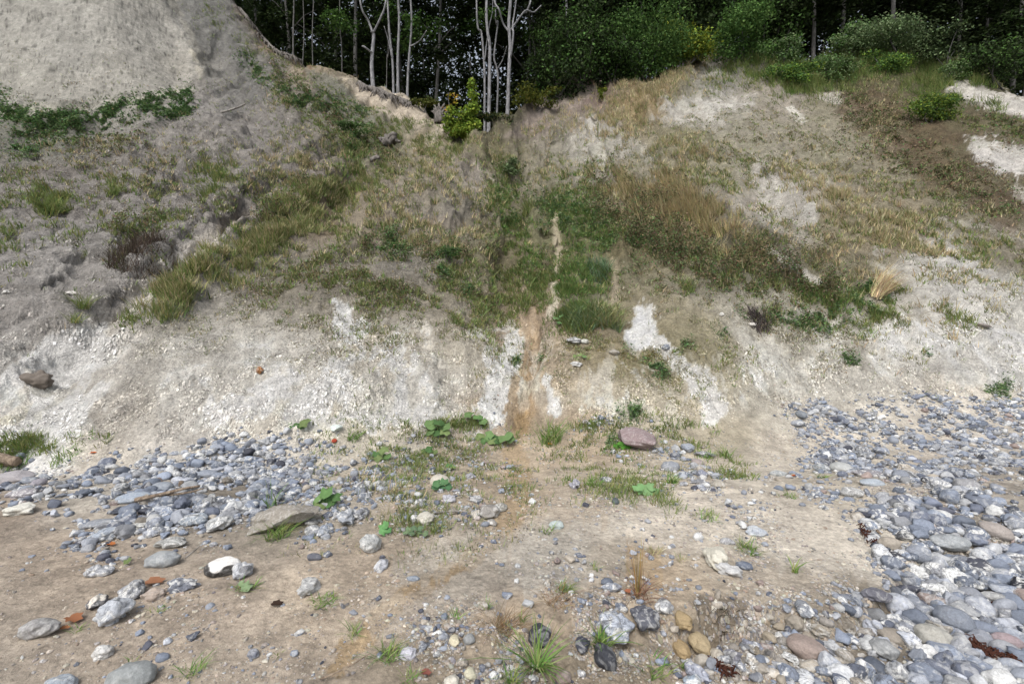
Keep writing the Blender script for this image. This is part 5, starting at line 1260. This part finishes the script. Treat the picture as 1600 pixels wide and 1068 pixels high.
# ------------------------------------------------------------------ small foreground plants and litter
M_broad = leaf_material('broad_leaves', .45, .2, .15)
def broad_plant(name, px_, py_, leafs, label, cat='plant', cols_=((98,130,80),(86,118,72),(112,140,90),(124,142,92)), group='leafy plants at the foot of the bank'):
    """leafs: (dx px, dy px, radius px): lobed heart shaped leaves on stalks"""
    g = at(px_, py_); m = g.y/F; root = tag(empty(name, g), label, cat, group)
    V, Q, Cl = [], [], []; SV, SQ = [], []
    for dx, dy, r in leafs:
        c = Vector((dx*m, -max(0, dy)*m*.9+random.uniform(-.02, .02), max(.01, -dy*m)+.015+r*m*.3)); rr = r*m
        nrm = Vector((random.uniform(-.45, .45), -.55+random.uniform(-.3, .2), 1)).normalized()
        a = nrm.cross(Vector((0, 1, .1))).normalized(); b = nrm.cross(a); phi = random.uniform(0, 6.28); col = lin(random.choice(cols_))*ALB*random.uniform(.8, 1.15)
        n0 = len(V); V.append(c); Cl.append(col*1.15); K = 20
        for ring, f in ((0, .55), (1, 1.)):
            for k in range(K):
                th = 2*math.pi*k/K; lob = 1+.10*math.cos(5*th)+.04*math.cos(11*th)
                if abs(th-math.pi) < .35: lob *= .55
                rad = rr*f*lob; z = (.12*math.cos(3*th+1)*f-.18*f*f)*rr
                V.append(c+a*(rad*math.cos(th+phi))+b*(rad*math.sin(th+phi))+nrm*z); Cl.append(col*(1.0 if ring else .95))
        for k in range(K):
            k2 = (k+1) % K; Q.append((n0, n0+1+k, n0+1+k2, n0)); Q.append((n0+1+k, n0+1+K+k, n0+1+K+k2, n0+1+k2))
        tube([Vector((0, 0, -.01)), c*.5+Vector((0, 0, .01)), c], [.0022, .002, .0016], 5, SV, SQ)
    tri = np.array([q[:3] for q in Q if q[0] == q[3]]); qd = np.array([q for q in Q if q[0] != q[3]])
    link('leaves', mesh_np('leaves', np.array([tuple(v) for v in V]), [tri, qd], True, np.array(Cl)), M_broad, root)
    link('stalks', mesh_vq('stalks', SV, SQ, np.tile(lin((130,150,100)), (len(SV), 1))), M_broad, root)
    return root
broad_plant('coltsfoot', 468, 668, [(-10,-2,9),(8,-6,10),(2,2,7)], 'coltsfoot with two big leaves alone on the pale bank')
broad_plant('coltsfoot', 512, 792, [(-4,-20,12),(-2,-4,13),(14,-12,9),(-14,-12,8),(-10,8,9),(-18,-2,7)], 'large leaved coltsfoot behind the long boulder')
broad_plant('coltsfoot', 683, 676, [(-8,-12,11),(4,-16,9),(12,-8,10),(-12,2,10),(2,2,11),(14,2,8)], 'big bushy coltsfoot left of the muddy gully')
broad_plant('coltsfoot', 770, 690, [(-22,-6,9),(-8,-8,9),(2,-2,10),(18,-6,12),(26,-4,9),(-2,6,8),(-14,2,7)], 'spreading coltsfoot at the mouth of the gully')
broad_plant('coltsfoot', 738, 662, [(-6,-12,8),(8,-8,8),(16,-2,7),(-14,0,6)], 'dark coltsfoot above the spreading one')
broad_plant('coltsfoot', 594, 716, [(-8,-6,7),(4,-10,8),(8,0,8),(-4,4,8)], 'coltsfoot at the end of the left shingle')
broad_plant('coltsfoot', 670, 708, [(-8,-2,6),(2,-5,7),(8,-1,6)], 'small coltsfoot between the gully and the left shingle')
broad_plant('coltsfoot', 690, 764, [(-6,-8,8),(4,-10,7),(10,-2,7),(-2,0,8),(-10,2,6)], 'bluish leafy sprig in front of the cream cobble', cols_=((96,134,92),(84,122,86)))
broad_plant('coltsfoot', 1006, 770, [(-12,-8,9),(-2,-4,9),(10,-8,8),(4,4,11),(-8,2,7),(16,2,7)], 'pale green coltsfoot in the muddy middle', cols_=((132,168,116),(118,156,104)))
broad_plant('coltsfoot', 600, 832, [(-2,-8,8),(1,4,8),(6,-2,6)], 'upright two leaved sprout beside the mottled flint', cols_=((96,146,92),(110,158,100)))
broad_plant('herb', 645, 836, [(-8,-6,5),(2,-8,6),(10,0,5),(-2,4,5),(12,-8,5),(20,2,5),(-12,2,5)], 'fine leaved bluish herb above the silt', cols_=((112,132,100),(98,120,92)))
broad_plant('herb', 973, 700, [(-10,0,5),(-2,-4,6),(6,0,6),(0,3,5),(-6,-6,4),(10,3,4)], 'bright clover patch on the left of the purple boulder', cols_=((92,150,60),(104,160,70)))
broad_plant('herb', 700, 822-90, [(0,-4,5),(6,0,5)], 'tiny seedling behind the cream cobble')
broad_plant('herb', 870, 508, [(-3,-10,5),(2,-3,5),(5,-14,4)], 'two leaved coltsfoot sprout beside the upper rill', cols_=((120,160,104),))
broad_plant('herb', 905, 498+60, [(-8,0,4),(0,-3,4),(7,1,4)], 'leafy herb on the mossy bank')
broad_plant('herb', 200, 880, [(0,-2,6)], 'single green leaf on the sand under the left shingle')
broad_plant('herb', 385, 920, [(4,0,9),(-8,-4,5)], 'grey green leaf beside a tuft on the left sand', cols_=((136,158,120),))

FG = [(96,134,62),(110,148,72),(84,120,58),(128,150,86),(150,156,104)]
tf = [ # px, base py, blades, height px, spread px, label, lean range, width
 (432,838,90,48,16,'wiry bright green tuft in front of the long boulder',(.2,.9),1.3),(425,792,26,56,12,'tall thin grass behind the left end of the boulder',(.1,.4),1.1),
 (838,1040,70,72,9,'dark green tuft of long drooping blades at the bottom',(.35,1.0),3.0),(938,1010,44,52,10,'fresh green tuft growing before the big pale flint',(.1,.6),2.8),
 (555,990,34,26,10,'small green tuft on the silt left of the gravel',(.2,1.),1.8),(605,1025,80,32,16,'wiry greyish tuft beside the lilac flint',(.2,1.),1.6),(505,940,60,22,18,'flattened grey green tuft right of the peanut flint',(.4,1.),1.7),
 (880,922,60,22,12,'little dense green tuft above the gravel patch',(.2,.9),1.4),(1240,893,14,30,4,'single bright sprout on the crust right of centre',(.1,.4),2.4),(1168,858,70,24,16,'tuft behind the bone shaped flint',(.2,1.),1.5),
 (1104,806,60,18,20,'flat spreading tuft on the pale silt',(.4,1.),1.5),(1050,750,50,22,9,'green tuft in the small stone cluster',(.1,.8),1.6),(860,690,110,40,16,'tall yellow green tuft at the gully mouth',(.05,.5),1.2),
 (1130,712,60,22,9,'tuft right of the small stone cluster',(.1,.7),1.3),(1100,712,60,16,12,'low tuft behind the small stone cluster',(.1,.7),1.3),(1022,862,40,18,10,'small tuft beside the reddish seed stalks',(.2,1.),1.3),
 (300,1050,40,30,14,'thin bent tuft at the bottom of the left sand',(.3,1.),1.6),(205,1032,18,14,5,'tiny tuft above the smooth grey green boulder',(.2,.9),1.6),(245,955,20,14,8,'tiny tuft right of the knobbly pale flint',(.3,1.),1.5),(120,985,26,14,9,'yellowish tuft under the orange leaves',(.3,1.),1.5),
 (388,918,40,22,12,'green tuft below the white grey knobby flint',(.2,1.),1.6),(370,920,24,18,9,'wispy tuft left of the grey green leaf',(.3,1.),1.4),(435,1020,12,12,4,'tiny sprig on the lower silt',(.2,.8),1.8),(640,1060,30,22,12,'tuft at the bottom edge under the lilac flint',(.2,1.),1.8),
 (710,965,22,20,8,'thin tuft on the silt above the cream blocky stone',(.2,.9),1.5),(815,968,18,26,4,'upright sprig left of the gravel patch',(.1,.5),1.5),(1020,1050,44,36,20,'sparse sprigs at the bottom between dark stones',(.1,.7),2.0),(800,1065,30,40,8,'tuft at the bottom edge left of the black flint',(.1,.7),2.4),
 (930,888,24,14,8,'tiny tuft on the muddy flat',(.2,.9),1.4),(1285,742,30,12,8,'little tuft between the mossy stone and its neighbour',(.2,.9),1.3),(1230,775,50,14,14,'short pale tuft on the right silt',(.2,.9),1.2),(1065,1000+40,14,20,6,'sprig beside the tan trio',(.2,.8),1.6),
 (553,684,60,22,12,'tuft right of the pale mint block',(.2,.9),1.1),(612,770,40,34,10,'pale dry tuft by the split flint',(.05,.5),1.2),(925,755,60,24,14,'tuft between the spiky flint and the sprig',(.1,.8),1.2),(1065,905-30,20,16,6,'tiny tuft right of the seed stalks',(.2,.9),1.4),
 (20,720,120,26,26,'dense tuft over the rotten log at the left edge',(.2,.9),1.2),(100,716,70,20,18,'small tuft where the bank meets the left shingle',(.2,.9),1.2),(855,830,26,22,8,'sprig behind the greenish stone in the stream',(.1,.7),1.2),(760,950,16,26,4,'sprig on the pale silt by the stream',(.1,.5),1.4)]
for (x, y, n, h, s, lab, ln_, w) in tf:
    dry = 'dry' in lab or 'seed' in lab
    clump_object('grass_tuft', x, y, n, h, s, STRAW if dry else FG, lab, 'grass', (.2, .9), ln_, w, STRAW+FG if dry else FG+[(160,154,104)], 'grass tufts on the beach')
clump_object('seed_stalks', 996, 930, 16, 110, 5, [(150,132,84),(140,112,76)], 'tall thin brown seed stalks rising from the mud', 'grass', (0, .15), (.02, .3), 1.3)
clump_object('withered_grass', 1000, 935, 60, 46, 16, [(132,100,80),(150,120,92),(110,80,66)], 'reddish withered grass round the tall seed stalks', 'grass', (.3, 1.), (.2, .9), 1.3)
clump_object('withered_grass', 785, 985, 120, 40, 22, [(140,120,92),(120,100,76)], 'brown withered grass hanging in the small runnel', 'grass', (.3, 1.), (.3, 1.), 1.2)
clump_object('withered_grass', 870, 935, 90, 26, 26, [(150,128,96),(124,100,76)], 'brown withered grass over the gravel patch', 'grass', (.3, 1.), (.4, 1.), 1.2)

def flat_leaf(px_, py_, r, col, label, name='fallen_leaf', cat='leaf'):
    g = at(px_, py_); m = g.y/F; K = 16; V = [Vector((0, 0, .012))]; n = 0
    for k in range(K):
        th = 2*math.pi*k/K; rr = r*m*(1 if k % 2 else .72)*(1+.3*math.cos(th)); V.append(Vector((rr*math.cos(th), rr*.75*math.sin(th), .012+.35*r*m*abs(math.sin(th))*random.uniform(.5, 1))))
    tri = np.array([(0, 1+k, 1+(k+1) % K) for k in range(K)])
    o = link(name, mesh_np(name, np.array([tuple(v) for v in V]), [tri], True, np.tile(lin(col)*ALB, (K+1, 1))), M_broad); o.location = g; o.rotation_euler = (0, 0, random.uniform(-.6, .6)); tag(o, label, cat)
flat_leaf(112, 968, 16, (158,108,78), 'large orange brown leaf left of the knobbly pale flint')
flat_leaf(98, 985, 8, (164,112,76), 'small orange leaf fragment under the large one')
flat_leaf(237, 912, 16, (162,116,88), 'orange brown leaf above the beige cobble')
flat_leaf(170, 850, 8, (184,116,70), 'orange leaf scrap in the left shingle')
flat_leaf(665, 1052, 10, (132,84,74), 'dark red leaf at the bottom below the lilac flint')
flat_leaf(428, 947, 11, (64,50,42), 'dark brown rotten leaf on the left sand')
flat_leaf(1241, 741, 5, (200,100,50), 'bright orange scrap on the right silt')
flat_leaf(980, 932-5, 8, (172,112,84), 'small rusty leaf beside the seed stalks')
flat_leaf(857, 695, 5, (214,150,50), 'yellow leaf at the foot of the gully mouth tuft')
flat_leaf(143, 708, 5, (206,110,56), 'orange leaf on the gravel at the left bank foot')
flat_leaf(840+765-1, 640, 5, (180,110,60), 'rust coloured scrap at the right edge')
# dark hollow roots under the crust lip
clump_object('root_tangle', 1138, 958, 70, 18, 40, [(70,62,52),(94,84,70),(56,50,42)], 'dark root tangle in the small eroded hollow under the crust', 'roots', (.9, 1.3), (.9, 1.1), 1.2, flat=.2)
# seaweed
for (x0, y0, x1, y1, n, lab) in ((1345,825,1385,868,60,'strip of dark red seaweed along the crust edge'),(1510,1005,1560,1030,90,'dark red seaweed clot between cobbles lower right'),(1490,925,1545,950,50,'brown seaweed under the right cobbles'),(1110,1035,1150,1060,46,'blackish red seaweed by the lower blue grey stones'),(1570,1030,1600,1045,40,'brown seaweed at the lower right corner')):
    g = at(x0, y0); V, Q = [], []
    for k in range(n):
        f = random.random(); p = at(x0+(x1-x0)*f+random.uniform(-7, 7), y0+(y1-y0)*f+random.uniform(-5, 5))-g
        L = random.uniform(.02, .06); a = random.uniform(0, 6.28); pts = [p+Vector((0, 0, .012)), p+Vector((math.cos(a)*L*.5, math.sin(a)*L*.5, .02+random.uniform(0, .015))), p+Vector((math.cos(a+.5)*L, math.sin(a+.5)*L, .012))]
        tube(pts, [.0035, .005, .002], 5, V, Q)
    o = link('seaweed', mesh_vq('seaweed', V, Q, np.tile(lin((84,54,44))*ALB, (len(V), 1))), M_broad); o.location = g; tag(o, lab, 'seaweed')
# driftwood
wood('driftwood', [([(212,790),(245,783),(285,773),(312,768)], 3.6, 1.6),([(250,783),(290,779),(318,772)], 2.2, 1.)], 'long split driftwood stick across the left shingle', M_drift, 'driftwood', lift=.05)
wood('driftwood', [([(284,760),(281,775),(277,792)], 3.6, 3.0)], 'short reddish driftwood piece crossing the long stick', M_drift, 'driftwood', lift=.05)
wood('log', [([(-14,716),(8,719),(28,724)], 8, 7),([(-10,724),(20,730)], 5, 3)], 'rotten log under the dense tuft at the left edge', M_drift, 'log', lift=.02)
wood('twig', [([(628,798),(640,806),(644,812)], 1.8, 1.),([(636,804),(632,796)], 1., .6)], 'forked grey twig beside the squarish cream stone', M_greywood, 'twig', lift=.03)
wood('twig', [([(675,804),(700,800),(730,800)], 1.4, .8)], 'thin grey twig pointing at the little heap', M_greywood, 'twig', lift=.01)
wood('twig', [([(500,1062),(540,1045),(578,1022)], 1.6, .8)], 'long thin brown root strand on the lower silt', M_drift, 'twig', lift=.005)
wood('twig', [([(290,878),(305,866),(318,852)], 1.4, .8)], 'bent grass stalk lying over the lower left stones', M_greywood, 'twig', lift=.03)
wood('twig', [([(1370,832),(1385,846),(1392,856)], 2.2, 1.4)], 'rusty brown stick end in the right shingle', M_drift, 'twig', lift=.02)
wood('twig', [([(346,178),(372,170),(384,164)], 1.6, 1.)] , 'pale branch lying on the grey slope', M_greywood, 'branch', lift=.05)
